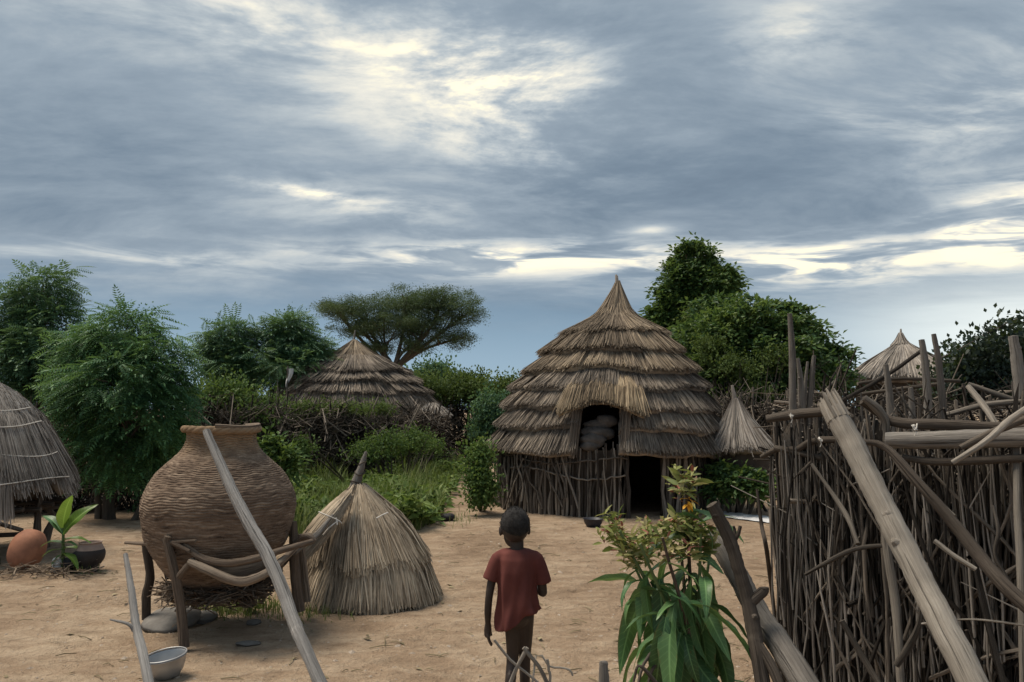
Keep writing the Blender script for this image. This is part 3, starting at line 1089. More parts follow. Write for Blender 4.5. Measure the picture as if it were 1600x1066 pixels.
def hut_left():
    rng = np.random.default_rng(24)
    cy = 9.0
    kk = cy / 8.15
    c = pt(-52, 770, cy)
    cx, S = c.x, F / cy
    z = lambda py: pt(0, py, cy).z
    g = thing('raised_store', (cx, cy, gz(cx, cy)), 'grey straw roofed store on stilts, bound with pale string, at the left edge', 'store')
    mb = MB()
    prof = [(r_ * kk, z_) for r_, z_ in [(0.03, z(592)), (0.20, z(599)), (0.38, z(617)), (0.61, z(652)), (0.77, z(700)), (0.92, z(744)), (0.96, z(768))]]
    thatch(mb, (cx, cy), prof, 14000, 0.009, rng, end=lambda d: 0.05 * np.sin(np.radians(d) * 5) + 0.04 * np.sin(np.radians(d) * 11) - 0.11 * np.exp(-((d - 66) / 14.0) ** 2), flare=0.02, thick=0.03,
           bundle=0.09, ragged=0.07, start_var=0.45, lip=1.6)
    th = mb.build('thatch', 'thatch_grey', g)
    mb = MB()
    thatch(mb, (cx, cy), [(0.77 * kk, z(702)), (0.92 * kk, z(745)), (0.96 * kk, z(800))], 1500, 0.010, rng, -60, 55, end=lambda d: 0.04 * np.sin(np.radians(d) * 9), flare=0.0, thick=0.02, bundle=0.09, ragged=0.10, skirt=False)
    mb.build('loose_straw', 'thatch_grey', th)
    for k_, (py, rr, am) in enumerate(((639, 0.53 * kk, 0.02), (662, 0.65 * kk, 0.03), (706, 0.795 * kk, 0.035), (747, 0.93 * kk, 0.02))):
        mb = MB()
        P = []
        ph = rng.uniform(0, 6)
        for a in np.linspace(-70, 95, 44):
            zz = z(py) + am * math.sin(R(a) * 4 + ph)
            r_ = rr + 0.055 + (z(py) - zz) * 0.7
            P.append((cx + r_ * math.sin(R(a)), cy - r_ * math.cos(R(a)), zz))
        mb.tube(P, 0.0055, 5)
        mb.build('string', 'string', g)
    # stilts, platform and inside
    for dx, dy, r_, top in ((0.46, -0.80, 0.058, 0.98), (-0.5, -0.75, 0.05, 1.0), (0.88, -0.10, 0.042, 0.95), (0.6, 0.6, 0.05, 1.0), (-0.6, 0.6, 0.05, 1.0), (0.70, -0.52, 0.03, 0.92)):
        stick(g, (cx + dx, cy + dy, 0.0), (cx + dx * 0.93, cy + dy * 0.93, top), r_, 'grey_wood' if dx == 0.46 else 'dark_wood', rng, 'stilt')
    for i in range(9):
        yy = cy - 0.85 + i * 0.2
        hw = math.sqrt(max(0.05, 0.95 ** 2 - (yy - cy) ** 2))
        stick(g, (cx - hw, yy, 0.62 + rng.normal(0, 0.01)), (cx + hw + 0.05, yy, 0.60 + rng.normal(0, 0.02)), 0.042, 'dark_wood', rng, 'platform_pole')
    for zz in (0.36, 0.47):
        stick(g, (cx - 0.9, cy - 0.72, zz), (cx + 0.93, cy - 0.5, zz - 0.02), 0.035, 'dark_wood', rng, 'cross_pole')
    mb = MB()
    mb.lathe([(0.01, 0.66), (0.78, 0.66), (0.86, 0.75), (0.84, 1.0), (0.6, 1.4)], 28, (cx, cy, 0), 0.03)
    mb.build('mud_body', 'mud', g)


hut_left()

# ------------------------------------------------------------------ woven storage basket on its stand


def lathe_prof(points, n):
    P = smooth_path([Vector((r, 0, z)) for r, z in points], n)
    return np.array([(p.x, p.z) for p in P])


def basket():
    rng = np.random.default_rng(31)
    cy = 6.25
    c = pt(343, 790, cy)
    cx, S = c.x, F / cy
    z = lambda py: pt(343, py, cy).z
    base = Vector((cx, cy, z(918)))
    g = thing('woven_storage_basket', base, 'huge pot-shaped woven basket, ochre-necked, standing on a forked pole frame', 'basket')
    pts = [(0.02, z(919)), (0.22, z(914)), (0.36, z(895)), (0.49, z(862)), (0.565, z(828)), (0.587, z(795)), (0.565, z(768)), (0.50, z(745)), (0.405, z(725)), (0.315, z(707)), (0.268, z(693)), (0.262, z(680)), (0.285, z(671))]
    nv, nu = 380, 300
    pr = lathe_prof([(r_ * 0.945, z_) for r_, z_ in pts], nv)
    L = np.concatenate([[0], np.cumsum(np.hypot(np.diff(pr[:, 0]), np.diff(pr[:, 1])))])
    th = np.linspace(0, 2 * math.pi, nu, endpoint=False)
    rows = L / 0.0195
    G = np.zeros((nv, nu, 3))
    uv = np.zeros((nv, nu, 3))
    stakes = 30
    rowjit = np.cumsum(rng.normal(0, 0.015, nu)) * 0
    for i in range(nv):
        sag = 0.45 * np.sin(th * 2 + 0.7) + 0.30 * np.sin(th * 5 + 2.1 + L[i] * 5) + 0.22 * np.sin(th * 11 + L[i] * 14) + 0.15 * np.sin(th * 23 - L[i] * 30)
        ph = rows[i] + sag
        par = np.floor(ph)
        w = np.abs(np.sin(math.pi * ph))
        over = np.sin(th * stakes / 1.0 + math.pi * par + 1.6 * np.sin(th * 7 + par * 2.3) + 2.0 * np.sin(par * 1.7)) * (0.5 + 0.5 * np.sin(th * 3 + par * 5.1))
        amp = 0.0075 + 0.0035 * np.sin(par * 12.9898)
        d = amp * (w ** 0.6) + 0.0035 * over * w
        low = np.array([0.014 * mnoise.noise(Vector((math.cos(t) * 1.6, math.sin(t) * 1.6, L[i] * 2.0))) for t in th])
        r = pr[i, 0] + d + low
        G[i, :, 0] = cx + r * np.cos(th)
        G[i, :, 1] = cy + r * np.sin(th)
        G[i, :, 2] = pr[i, 1] + 0.008 * np.sin(th * 2 + 1)
        uv[i, :, 0] = ph * 0.5
        uv[i, :, 0] = par * 3.71
        uv[i, :, 1] = np.cos(th) * 2.4 + par * 7.13
        uv[i, :, 2] = np.sin(th) * 2.4 + par * 2.3
    mb = MB()
    mb.grid(G, uv, True)
    mb.build('woven_body', 'basket_weave', g)
    mb = MB()
    for k_ in range(3):
        P = []
        for a in np.linspace(0, 2 * math.pi, 60):
            tw = a * 9 + k_ * 2.1
            P.append((cx + (0.272 + 0.008 * math.cos(tw)) * math.cos(a), cy + (0.272 + 0.008 * math.cos(tw)) * math.sin(a), z(671) + 0.010 * math.sin(tw) + 0.006 * math.sin(a * 2)))
        mb.tube(P, 0.019, 7, cap=False)
    P = [(cx + 0.275 * math.cos(a), cy + 0.275 * math.sin(a), z(665) + 0.006 * math.sin(3 * a)) for a in np.linspace(-1.4, 1.2, 20)]
    mb.build('rim', 'basket_weave', g)
    mb = MB()
    mb.tube(P, 0.013, 7)
    mb.build('rim_hoop', 'stand_wood', g)
    # straw bedding the basket sits in
    mb = MB()
    for _ in range(900):
        a = rng.uniform(0, 6.283)
        r_ = 0.36 * math.sqrt(rng.random()) + 0.03
        zz = z(922) + 0.20 * max(0, r_ - 0.26) + rng.normal(0, 0.035)
        p = Vector((cx + r_ * math.cos(a), cy + r_ * math.sin(a), zz))
        d = Vector((rng.normal(), rng.normal(), rng.normal() * 0.25)).normalized() * rng.uniform(0.06, 0.14)
        mb.tube([p - d, p + Vector((0, 0, rng.normal(0, 0.012))), p + d], 0.005, 3, cap=False)
    bedding = mb
    # stand
    sg = Vector((cx, cy, 0))
    st = thing('pole_stand', sg, 'rickety stand of forked branches carrying the big woven basket', 'stand')

    def limb(name, pix, rad, n=14, mat='stand_wood', parent=st, sides=9):
        mb = MB()
        P = smooth_path([pt(*q) for q in pix], n)
        rr = np.interp(np.linspace(0, 1, n), np.linspace(0, 1, len(rad)), rad)
        mb.tube(P, rr, sides, wob=0.07, rng=rng)
        return mb.build(name, mat, parent)
    # legs
    limb('leg', [(288, 1012, 5.66), (284, 960, 5.68), (274, 900, 5.70), (262, 850, 5.72), (263, 838, 5.72)], [0.036, 0.034, 0.030, 0.026])
    limb('leg_fork', [(276, 905, 5.70), (292, 886, 5.68), (304, 874, 5.68)], [0.026, 0.022])
    limb('leg', [(229, 968, 6.35), (229, 930, 6.35), (235, 900, 6.35), (229, 862, 6.35), (226, 846, 6.35)], [0.034, 0.036, 0.030, 0.026], mat='dark_wood')
    limb('leg', [(388, 948, 6.75), (386, 900, 6.75), (384, 868, 6.75)], [0.055, 0.05, 0.045], mat='bark')
    limb('leg', [(468, 955, 6.35), (462, 900, 6.35), (459, 840, 6.35), (458, 815, 6.35)], [0.045, 0.042, 0.036, 0.03])
    limb('leg', [(480, 940, 6.55), (474, 880, 6.55), (470, 835, 6.55)], [0.03, 0.026])
    limb('leg', [(410, 935, 6.9), (402, 900, 6.9), (398, 872, 6.9)], [0.028, 0.022], mat='bark')
    limb('leg', [(262, 905, 6.5), (258, 880, 6.5), (255, 850, 6.5)], [0.02, 0.018], mat='dark_wood')
    # bowed bearers
    limb('bearer', [(288, 852, 5.72), (318, 873, 5.66), (355, 880, 5.62), (400, 873, 5.66), (440, 860, 5.80), (488, 846, 6.0)], [0.020, 0.026, 0.028, 0.024, 0.020], 22)
    limb('bearer', [(296, 878, 5.66), (330, 893, 5.60), (372, 909, 5.58), (408, 900, 5.62), (436, 880, 5.75), (466, 852, 6.1)], [0.026, 0.032, 0.033, 0.027, 0.02], 22)
    limb('bearer', [(196, 848, 6.2), (260, 852, 5.9), (300, 858, 5.75)], [0.012, 0.018, 0.02])
    limb('bearer', [(240, 838, 5.85), (270, 848, 5.72), (296, 862, 5.66)], [0.018, 0.020, 0.014])
    limb('bearer', [(262, 848, 5.72), (306, 845, 5.66)], [0.012, 0.010])
    limb('bearer', [(226, 850, 6.4), (300, 862, 6.8), (400, 866, 6.8), (470, 850, 6.5)], [0.026, 0.028, 0.026], 18, 'dark_wood')
    limb('bearer', [(240, 870, 6.3), (330, 900, 6.2), (420, 895, 6.2), (462, 860, 6.35)], [0.022, 0.024, 0.02], 18, 'dark_wood')
    limb('bearer', [(268, 880, 5.8), (300, 905, 6.2), (380, 905, 6.7)], [0.020, 0.022, 0.02], 14, 'dark_wood')
    limb('bearer', [(440, 880, 5.85), (420, 905, 6.2), (300, 880, 6.7)], [0.020, 0.022, 0.02], 14, 'dark_wood')
    limb('bearer', [(462, 850, 6.3), (480, 838, 6.2), (492, 846, 6.2)], [0.025, 0.028, 0.02])
    for _ in range(9):
        x0, y0 = rng.uniform(290, 360), rng.uniform(905, 928)
        limb('twig', [(x0, y0, 6.1), (x0 + rng.uniform(-20, 20), y0 + rng.uniform(-4, 12), 6.0), (x0 + rng.uniform(-45, 45), y0 + rng.uniform(-8, 16), 6.0)], [0.007, 0.004], 5, 'dark_wood', sides=5)
    bedding.build('straw_bedding', 'stand_wood', st)
    # boards / bark slabs tucked between bearers and basket
    limb('bark_slab', [(320, 885, 5.78), (370, 898, 5.72), (430, 880, 5.85)], [0.05, 0.065, 0.04], 12, 'dark_wood')


basket()

# ------------------------------------------------------------------ thatch lid standing on the ground


def lid():
    rng = np.random.default_rng(41)
    b = gnd(578, 930)
    cx, cy = b.x, 7.3
    S = F / cy
    zg = gz(cx, cy)
    z = lambda py: pt(578, py, cy).z
    cx = pt(578, 900, cy).x
    g = thing('thatch_lid', (cx, cy, zg), 'conical straw granary lid standing on the sand beside the basket', 'lid')
    lean = (-0.20, 0.0)
    mb = MB()
    thatch(mb, (cx, cy), [(0.39, zg + 0.50), (0.46, zg + 0.36), (0.545, zg + 0.16), (0.595, zg + 0.0)], 5200, 0.011, rng, end=lambda d: 0.012 * np.sin(np.radians(d) * 7), lean=(0, 0), flare=0.02, thick=0.03, bundle=0.07, ragged=0.022, start_var=0.15)
    mb.build('thatch_tier', 'thatch_lid', g)
    mb = MB()
    thatch(mb, (cx, cy), [(0.03, z(758)), (0.11, z(774)), (0.26, z(800)), (0.39, z(835)), (0.465, z(868)), (0.485, z(878))], 5600, 0.011, rng, end=lambda d: 0.02 * np.sin(np.radians(d) * 5 + 2), lean=(-0.16, 0), flare=0.03, thick=0.03, bundle=0.08, ragged=0.03, start_var=0.45, lip=1.5)
    t = mb.build('thatch_tier', 'thatch_lid', g)
    # bound straw finial
    mb = MB()
    P = smooth_path([pt(548, 785, cy), pt(553, 765, cy), pt(561, 742, cy), pt(567, 722, cy), pt(572, 706, cy)], 12)
    mb.tube(P, np.linspace(0.066, 0.012, 12), 9, wob=0.12, rng=rng)
    f = mb.build('finial', 'grey_wood', g)
    mb = MB()
    for i in (2, 4, 6, 8):
        p = P[i]
        r_ = 0.066 - 0.0049 * i + 0.005
        mb.tube([p + Vector((r_ * math.cos(a), r_ * math.sin(a), 0.02 * math.sin(a + i))) for a in np.linspace(0, 6.29, 15)], 0.006, 5)
    mb.build('binding', 'dark_wood', f)
    # a heavier straw roll down the left flank, tied with string
    mb = MB()
    P0, P1 = pt(545, 772, 6.98), pt(468, 868, 6.72)
    ax = (P1 - P0).normalized()
    u = ax.cross(Vector((0, -1, 0))).normalized()
    w = ax.cross(u)
    for _ in range(900):
        a, q = rng.uniform(0, 6.283), math.sqrt(rng.random())
        t0, t1 = rng.uniform(-0.03, 0.35), rng.uniform(0.6, 1.04)
        def pp(t):
            r_ = (0.045 + 0.055 * math.sin(min(1, max(0, t)) * 2.6)) * q
            return P0.lerp(P1, t) + u * (r_ * math.cos(a)) + w * (r_ * math.sin(a))
        mb.tube([pp(t0), pp((t0 + t1) / 2), pp(t1)], 0.0045, 3, cap=False)
    mb.build('straw_roll', 'thatch_lid', g)
    mb = MB()
    for pix in ([(498, 800, 6.75), (512, 806, 6.68), (528, 813, 6.70), (534, 818, 6.72)], [(528, 814, 6.70), (515, 824, 6.66), (505, 836, 6.68)], [(525, 809, 6.70), (527, 820, 6.68)], [(588, 810, 6.76), (597, 805, 6.8), (606, 801, 6.86)]):
        mb.tube(smooth_path([pt(*q) for q in pix], 8), 0.0055, 5)
    mb.build('string', 'string', g)
    # pole end laid along the roll
    mb = MB()
    mb.tube(smooth_path([pt(458, 862, 6.2), pt(476, 848, 6.35), pt(492, 838, 6.5), pt(520, 805, 6.72)], 8), [0.03, 0.032, 0.03, 0.028, 0.026, 0.024, 0.02, 0.012], 8, wob=0.1, rng=rng)
    o = mb.build('branch', 'grey_wood', origin=pt(458, 862, 6.2))
    tag(o, 'short grey branch resting between the pole stand and the straw lid', 'branch')


lid()

# ------------------------------------------------------------------ stick fence and lumber on the right


def fence_right():
    rng = np.random.default_rng(51)
    A = Vector((pt(1212, 700, 4.25).x, 4.25, 0))          # free end
    B = Vector((2.62, 3.02, 0))                            # runs out of the frame
    C = Vector((2.75, 7.4, 0))                             # side that runs back
    g = thing('stick_fence', (A.x, A.y, 0), 'tall dense enclosure fence of grey upright sticks and tangled branches at right', 'fence')
    d = (B - A)
    nrm = Vector((d.y, -d.x, 0)).normalized()              # towards the camera side
    if nrm.y > 0:
        nrm = -nrm
    L = d.length
    # upright sticks, three deep
    for layer in range(3):
        n = (92, 72, 44)[layer]
        for i in range(n):
            t = (i + rng.uniform(-0.4, 0.4)) / n
            p = A + d * t - nrm * (layer * 0.07 + rng.uniform(-0.03, 0.03))
            h = rng.uniform(1.38, 1.66) if rng.random() < 0.75 else rng.uniform(1.0, 1.4)
            if layer and rng.random() < 0.3:
                h += 0.08
            q = p + d.normalized() * rng.normal(0, 0.05 + 0.10 * t) - nrm * rng.normal(0.02, 0.03) + Vector((0, 0, h))
            edge = A.x + 0.004 * 0
            stick(g, (p.x, p.y, -0.04), q, rng.uniform(0.0065, 0.0155) * (1.4 if rng.random() < 0.12 else 1), 'fence_wood', rng, crook=3)
    # the end wraps round
    e = C - A
    for i in range(58):
        t = rng.random() ** 1.6
        p = A + e * t + Vector((rng.uniform(0.0, 0.05), rng.uniform(-0.03, 0.05), 0))
        stick(g, (p.x, p.y, -0.04), p + Vector((rng.uniform(-0.01, 0.06), rng.normal(0, 0.05), rng.uniform(1.35, 1.68))), rng.uniform(0.009, 0.018), 'fence_wood', rng, crook=3)
    # slanting branches woven across the face
    for i in range(95):
        t = rng.uniform(0.08, 1.0)
        p = A + d * t + nrm * rng.uniform(0.02, 0.10)
        z0 = rng.uniform(0.1, 1.25)
        sl = rng.normal(0, 0.30)
        ln = rng.uniform(0.25, 0.85)
        q = p + d.normalized() * sl + Vector((0, 0, ln))
        if (q - A).dot(d) < 0.1:
            continue
        if q.z + z0 > 1.55:
            z0 = 1.55 - ln
        stick(g, (p.x, p.y, max(0.02, z0)), (q.x, q.y, z0 + ln), rng.uniform(0.005, 0.012), 'fence_wood', rng, 'branch', crook=3)

    def limb(name, pix, rad, mat, n=16, sides=9, wob=0.06):
        mb = MB()
        P = smooth_path([pt(*q) for q in pix], n)
        rr = np.interp(np.linspace(0, 1, n), np.linspace(0, 1, len(rad)), rad)
        mb.tube(P, rr, sides, wob=wob, rng=rng)
        return mb.build(name, mat, g)
    # rails and laid branches along the top
    limb('rail', [(1384, 688, 3.62), (1440, 688, 3.55), (1520, 686, 3.45), (1610, 684, 3.35), (1700, 683, 3.25)], [0.036, 0.040, 0.041, 0.040], 'grey_wood', 20, 12)
    limb('rail', [(1346, 628, 3.7), (1372, 645, 3.7), (1400, 660, 3.66), (1480, 664, 3.55), (1560, 668, 3.45), (1680, 672, 3.3)], [0.014, 0.020, 0.024, 0.023, 0.022], 'dark_wood', 24, 10, 0.1)
    limb('rail', [(1350, 622, 3.66), (1372, 640, 3.66), (1384, 660, 3.66), (1384, 690, 3.66)], [0.016, 0.022, 0.018, 0.012], 'rail_wood')
    limb('rail', [(1198, 655, 4.22), (1240, 648, 4.15), (1300, 642, 4.0)], [0.020, 0.026, 0.024], 'dark_wood')
    limb('rail', [(1190, 714, 4.3), (1215, 702, 4.2), (1245, 702, 4.14), (1268, 690, 4.08), (1300, 687, 4.0), (1345, 690, 3.9)], [0.012, 0.017, 0.018, 0.016], 'dark_wood', 22)
    limb('rail', [(1210, 700, 4.2), (1330, 722, 4.0), (1450, 712, 3.8)], [0.014, 0.018, 0.016], 'dark_wood')
    limb('rail', [(1410, 715, 3.6), (1470, 722, 3.5), (1600, 716, 3.35), (1680, 716, 3.3)], [0.014, 0.018, 0.015], 'dark_wood')
    limb('branch', [(1488, 723, 3.25), (1540, 690, 3.2), (1580, 655, 3.2), (1640, 615, 3.2)], [0.010, 0.013, 0.014, 0.012], 'pale_wood')
    limb('branch', [(1500, 700, 3.3), (1560, 672, 3.28), (1630, 645, 3.25)], [0.012, 0.016, 0.014], 'dark_wood')
    limb('branch', [(1513, 604, 3.7), (1537, 634, 3.6), (1557, 664, 3.5)], [0.013, 0.015, 0.013], 'pale_wood')
    limb('branch', [(1513, 600, 3.75), (1560, 617, 3.7), (1620, 637, 3.65)], [0.010, 0.013, 0.011], 'rail_wood')
    limb('branch', [(1480, 648, 3.7), (1545, 632, 3.6), (1640, 626, 3.5)], [0.012, 0.014, 0.012], 'rail_wood')
    limb('branch', [(1345, 690, 3.4), (1385, 700, 3.35), (1440, 760, 3.2), (1500, 830, 3.1), (1560, 905, 2.95), (1640, 980, 2.8)], [0.012, 0.015, 0.019, 0.024, 0.026, 0.025], 'dark_wood', 24)
    limb('branch', [(1395, 712, 3.5), (1420, 745, 3.45), (1455, 775, 3.4), (1490, 808, 3.3)], [0.012, 0.014, 0.012], 'rail_wood')
    limb('branch', [(1258, 898, 3.75), (1290, 880, 3.7), (1330, 860, 3.65), (1375, 853, 3.6), (1420, 858, 3.5)], [0.007, 0.011, 0.010, 0.006], 'rail_wood')
    limb('branch', [(1268, 725, 3.98), (1300, 770, 3.9), (1325, 810, 3.8), (1340, 850, 3.72)], [0.008, 0.012, 0.011], 'rail_wood')
    limb('branch', [(1380, 810, 3.5), (1388, 870, 3.45), (1400, 950, 3.4), (1408, 1080, 3.3)], [0.016, 0.018, 0.018, 0.016], 'rail_wood')
    limb('branch', [(1400, 1040, 3.3), (1420, 1010, 3.28), (1436, 975, 3.25), (1442, 930, 3.25)], [0.013, 0.015, 0.011, 0.007], 'rail_wood')
    limb('branch', [(1315, 970, 3.55), (1350, 1030, 3.5), (1385, 1090, 3.4)], [0.012, 0.014, 0.013], 'rail_wood')
    limb('branch', [(1588, 700, 3.4), (1590, 800, 3.3), (1595, 900, 3.2), (1600, 1090, 3.1)], [0.013, 0.015, 0.015, 0.014], 'rail_wood')
    limb('branch', [(1552, 790, 3.2), (1560, 830, 3.15), (1556, 870, 3.15), (1590, 930, 3.1)], [0.006, 0.008, 0.007], 'rail_wood')
    limb('branch', [(1440, 975, 3.2), (1520, 968, 3.1), (1620, 980, 3.0)], [0.004, 0.004], 'pale_wood', sides=6)
    limb('branch', [(1460, 845, 3.3), (1490, 868, 3.25), (1525, 890, 3.2)], [0.010, 0.010], 'pale_wood')
    # scraps of pale string knotted round the rails
    for px, py, Y in ((1279, 687, 4.0), (1234, 650, 4.1), (1425, 668, 3.47)):
        mb = MB()
        c = pt(px, py, Y) + Vector((0, -0.022, 0))
        for k_ in range(4):
            a_ = rng.uniform(0, 6.28)
            mb.tube(smooth_path([c + Vector(rng.normal(0, 0.006, 3)) for _ in range(4)], 7), 0.003, 5)
        mb.tube([c, c + Vector((0.004, -0.004, -0.02)), c + Vector((-0.003, -0.002, -0.035))], 0.002, 5)
        mb.build('string_tie', 'string', g)
    # broad dark fill deep inside the fence
    mb = MB()
    def fp(i):
        t = rng.random()
        q = A + d * t - nrm * rng.uniform(0.16, 0.5)
        return (q.x + 0.05, q.y, rng.uniform(0.1, 1.5))
    twigs(mb, 900, fp, 0.7, 0.010, rng, up=1.6, sides=4)
    tag(mb.build('brushwood_fill', 'fence_wood', g), kind='stuff')
    # thin withies packed between the stouter sticks
    mb = MB()
    for i in range(680):
        t = rng.random()
        p = A + d * t + nrm * rng.uniform(-0.10, 0.075)
        z0 = rng.uniform(-0.02, 0.75)
        ln = rng.uniform(0.5, 1.3)
        z1 = min(z0 + ln, rng.uniform(1.35, 1.62))
        k1 = d.normalized() * rng.normal(0, 0.05)
        b0 = Vector((p.x, p.y, z0))
        b1 = Vector((p.x, p.y, z1)) + k1 + nrm * rng.normal(0, 0.02)
        r_ = rng.uniform(0.0032, 0.0085)
        m1 = b0.lerp(b1, 0.33) + Vector(rng.normal(0, 0.016, 3))
        m2 = b0.lerp(b1, 0.66) + Vector(rng.normal(0, 0.016, 3))
        mb.tube([b0, m1, m2, b1], [r_, r_ * 0.95, r_ * 0.8, r_ * 0.5], 5, cap=False)
        if rng.random() < 0.3:
            mb.tube([m2, m2 + k1 * 2 + Vector((rng.normal(0, 0.05), 0, rng.uniform(0.08, 0.2)))], [r_ * 0.6, r_ * 0.3], 4, cap=False)
    tag(mb.build('thin_withies', 'withy_wood', g), kind='stuff')
    return g


fence_right()


def single(name, pix, rad, mat, label, cat, n=16, sides=10, wob=0.06, group=None, splinter=False, forks=()):
    rng = np.random.default_rng(len(name) * 13 + int(pix[0][0]))
    P = smooth_path([pt(*q) if len(q) == 3 else Vector(q[:3]) for q in pix], n)
    rr = np.interp(np.linspace(0, 1, n), np.linspace(0, 1, len(rad)), rad)
    P = [p + Vector(rng.normal(0, rad[0] * 0.025, 3)) for p in P]
    n2 = n * 3
    P = smooth_path(P, n2)
    rr = np.interp(np.linspace(0, 1, n2), np.linspace(0, 1, n), rr)
    rr = rr * np.array([1 + 0.05 * mnoise.noise(Vector((i_ * 0.33, pix[0][0], 0))) + 0.03 * mnoise.noise(Vector((i_ * 1.1, pix[0][0], 3))) for i_ in range(n2)])
    mb = MB()
    for _ in range(max(1, n // 9)):                       # knots and stubs of twigs
        i_ = int(rng.integers(2, n2 - 2))
        a_ = rng.uniform(0, 6.283)
        dr = Vector((math.cos(a_), -abs(math.sin(a_)), rng.normal(0, 0.4))).normalized()
        ln = rng.uniform(0.05, 0.22) * rr[i_]
        mb.tube([P[i_] + dr * rr[i_] * 0.55, P[i_] + dr * (rr[i_] * 0.98), P[i_] + dr * (rr[i_] + ln)], [rr[i_] * 0.62, rr[i_] * 0.42, rr[i_] * 0.25], 8)
    mb.tube(P, rr, sides, wob=wob * 0.7, rng=rng, cap=not splinter)
    if splinter:                                            # torn end: the grain left standing in shards
        ax = (P[0] - P[1]).normalized()
        u = ax.cross(Vector((0, 1, 0))).normalized()
        w = ax.cross(u)
        for k_ in range(26):
            a = k_ / 26 * 6.283
            q = math.sqrt(rng.random()) if k_ % 2 else 0.95
            b = P[0] + (u * math.cos(a) + w * math.sin(a)) * rr[0] * q * 0.9
            ln = abs(rng.normal(0.02, 0.022)) + 0.012 + 0.028 * abs(math.sin(a * 1.0 + 0.6))
            mb.tube([b - ax * 0.05, b + ax * ln * 0.6, b + ax * ln], [rr[0] * 0.24, rr[0] * 0.19, 0.003], 5)
    for fk in forks:
        mb.tube(smooth_path([pt(*q) for q in fk[0]], 7), np.linspace(fk[1], fk[2], 7), 7, wob=0.06, rng=rng)
    base = Vector(P[-1])
    o = mb.build(name, mat, origin=base)
    return tag(o, label, cat, group)


def to_ground(p0, p1):
    """Extend the line p0-p1 (pixel triples) to the ground."""
    a, b = pt(*p0), pt(*p1)
    t = (a.z + 0.03) / (a.z - b.z)
    q = a + (b - a) * t
    return q


def gpix(q):
    """Pixel triple of a world point."""
    v = q - Vector((0, 0, CAM_Z))
    fw = v.y * math.cos(PITCH) + v.z * math.sin(PITCH)
    up = -v.y * math.sin(PITCH) + v.z * math.cos(PITCH)
    return (800 + F * v.x / fw, 533 - F * up / fw, q.y)


e = to_ground((1303, 640, 3.15), (1520, 1066, 2.5))
single('leaning_post', [(1303, 640, 3.15), (1360, 752, 2.98), (1430, 890, 2.77), (1520, 1066, 2.5), gpix(e)], [0.044, 0.043, 0.042, 0.044, 0.047], 'pale_wood',
       'thick pale post with a splintered top leaning against the stick fence', 'post', 26, 14, 0.05, splinter=True)
e = to_ground((322, 674, 3.0), (500, 1066, 2.35))
single('leaning_pole', [(322, 674, 3.0), (372, 786, 2.82), (424, 880, 2.67), (462, 978, 2.5), (500, 1066, 2.35), gpix(e)], [0.014, 0.020, 0.021, 0.020, 0.018, 0.020], 'silver_wood',
       'weathered grey pole slanting in front of the woven basket', 'pole', 26, 12, 0.07)
e = to_ground((196, 866, 3.3), (232, 1066, 2.95))
single('short_pole', [(196, 866, 3.3), (205, 920, 3.2), (214, 985, 3.1), (232, 1066, 2.95), gpix(e)], [0.009, 0.013, 0.016, 0.017, 0.018], 'silver_wood',
       'thin knotty grey stick standing up beside the metal bowl', 'pole', 20, 10, 0.09, forks=[([(210, 985, 3.1), (200, 975, 3.1), (172, 968, 3.12)], 0.010, 0.003)])
e = to_ground((1128, 850, 3.3), (1255, 1066, 2.8))
single('grey_log', [(1112, 832, 3.35), (1150, 895, 3.2), (1192, 970, 3.05), (1255, 1066, 2.8), gpix(e)], [0.034, 0.040, 0.042, 0.046, 0.05], 'grey_wood',
       'thick grey log slanting behind the flowering plant', 'log', 20, 12, 0.06)
e = to_ground((1158, 862, 3.0), (1196, 1066, 2.85))
single('forked_branch', [(1112, 788, 3.0), (1135, 832, 3.0), (1152, 880, 2.98), (1166, 930, 2.96), (1178, 985, 2.92), (1192, 1066, 2.85), gpix(e)], [0.022, 0.025, 0.024, 0.026, 0.028, 0.026, 0.03], 'dark_wood',
       'dark forked branch standing beside the flowering plant', 'branch', 24, 10, 0.08,
       forks=[([(1143, 850, 3.0), (1152, 838, 3.0), (1157, 822, 3.0)], 0.010, 0.006), ([(1146, 848, 3.0), (1148, 830, 3.02), (1146, 822, 3.02)], 0.008, 0.004), ([(1168, 945, 2.95), (1192, 925, 2.95), (1194, 918, 2.95)], 0.022, 0.016), ([(1180, 1000, 2.9), (1205, 1040, 2.85), (1222, 1080, 2.8)], 0.020, 0.018)])
single('thin_stick', [(1183, 765, 4.2), (1190, 820, 4.15), (1200, 875, 4.1), gpix(gnd(1216, 1010))], [0.007, 0.010, 0.011, 0.012], 'dark_wood',
       'thin dark stick standing upright before the free end of the fence', 'stick', 12, 7)

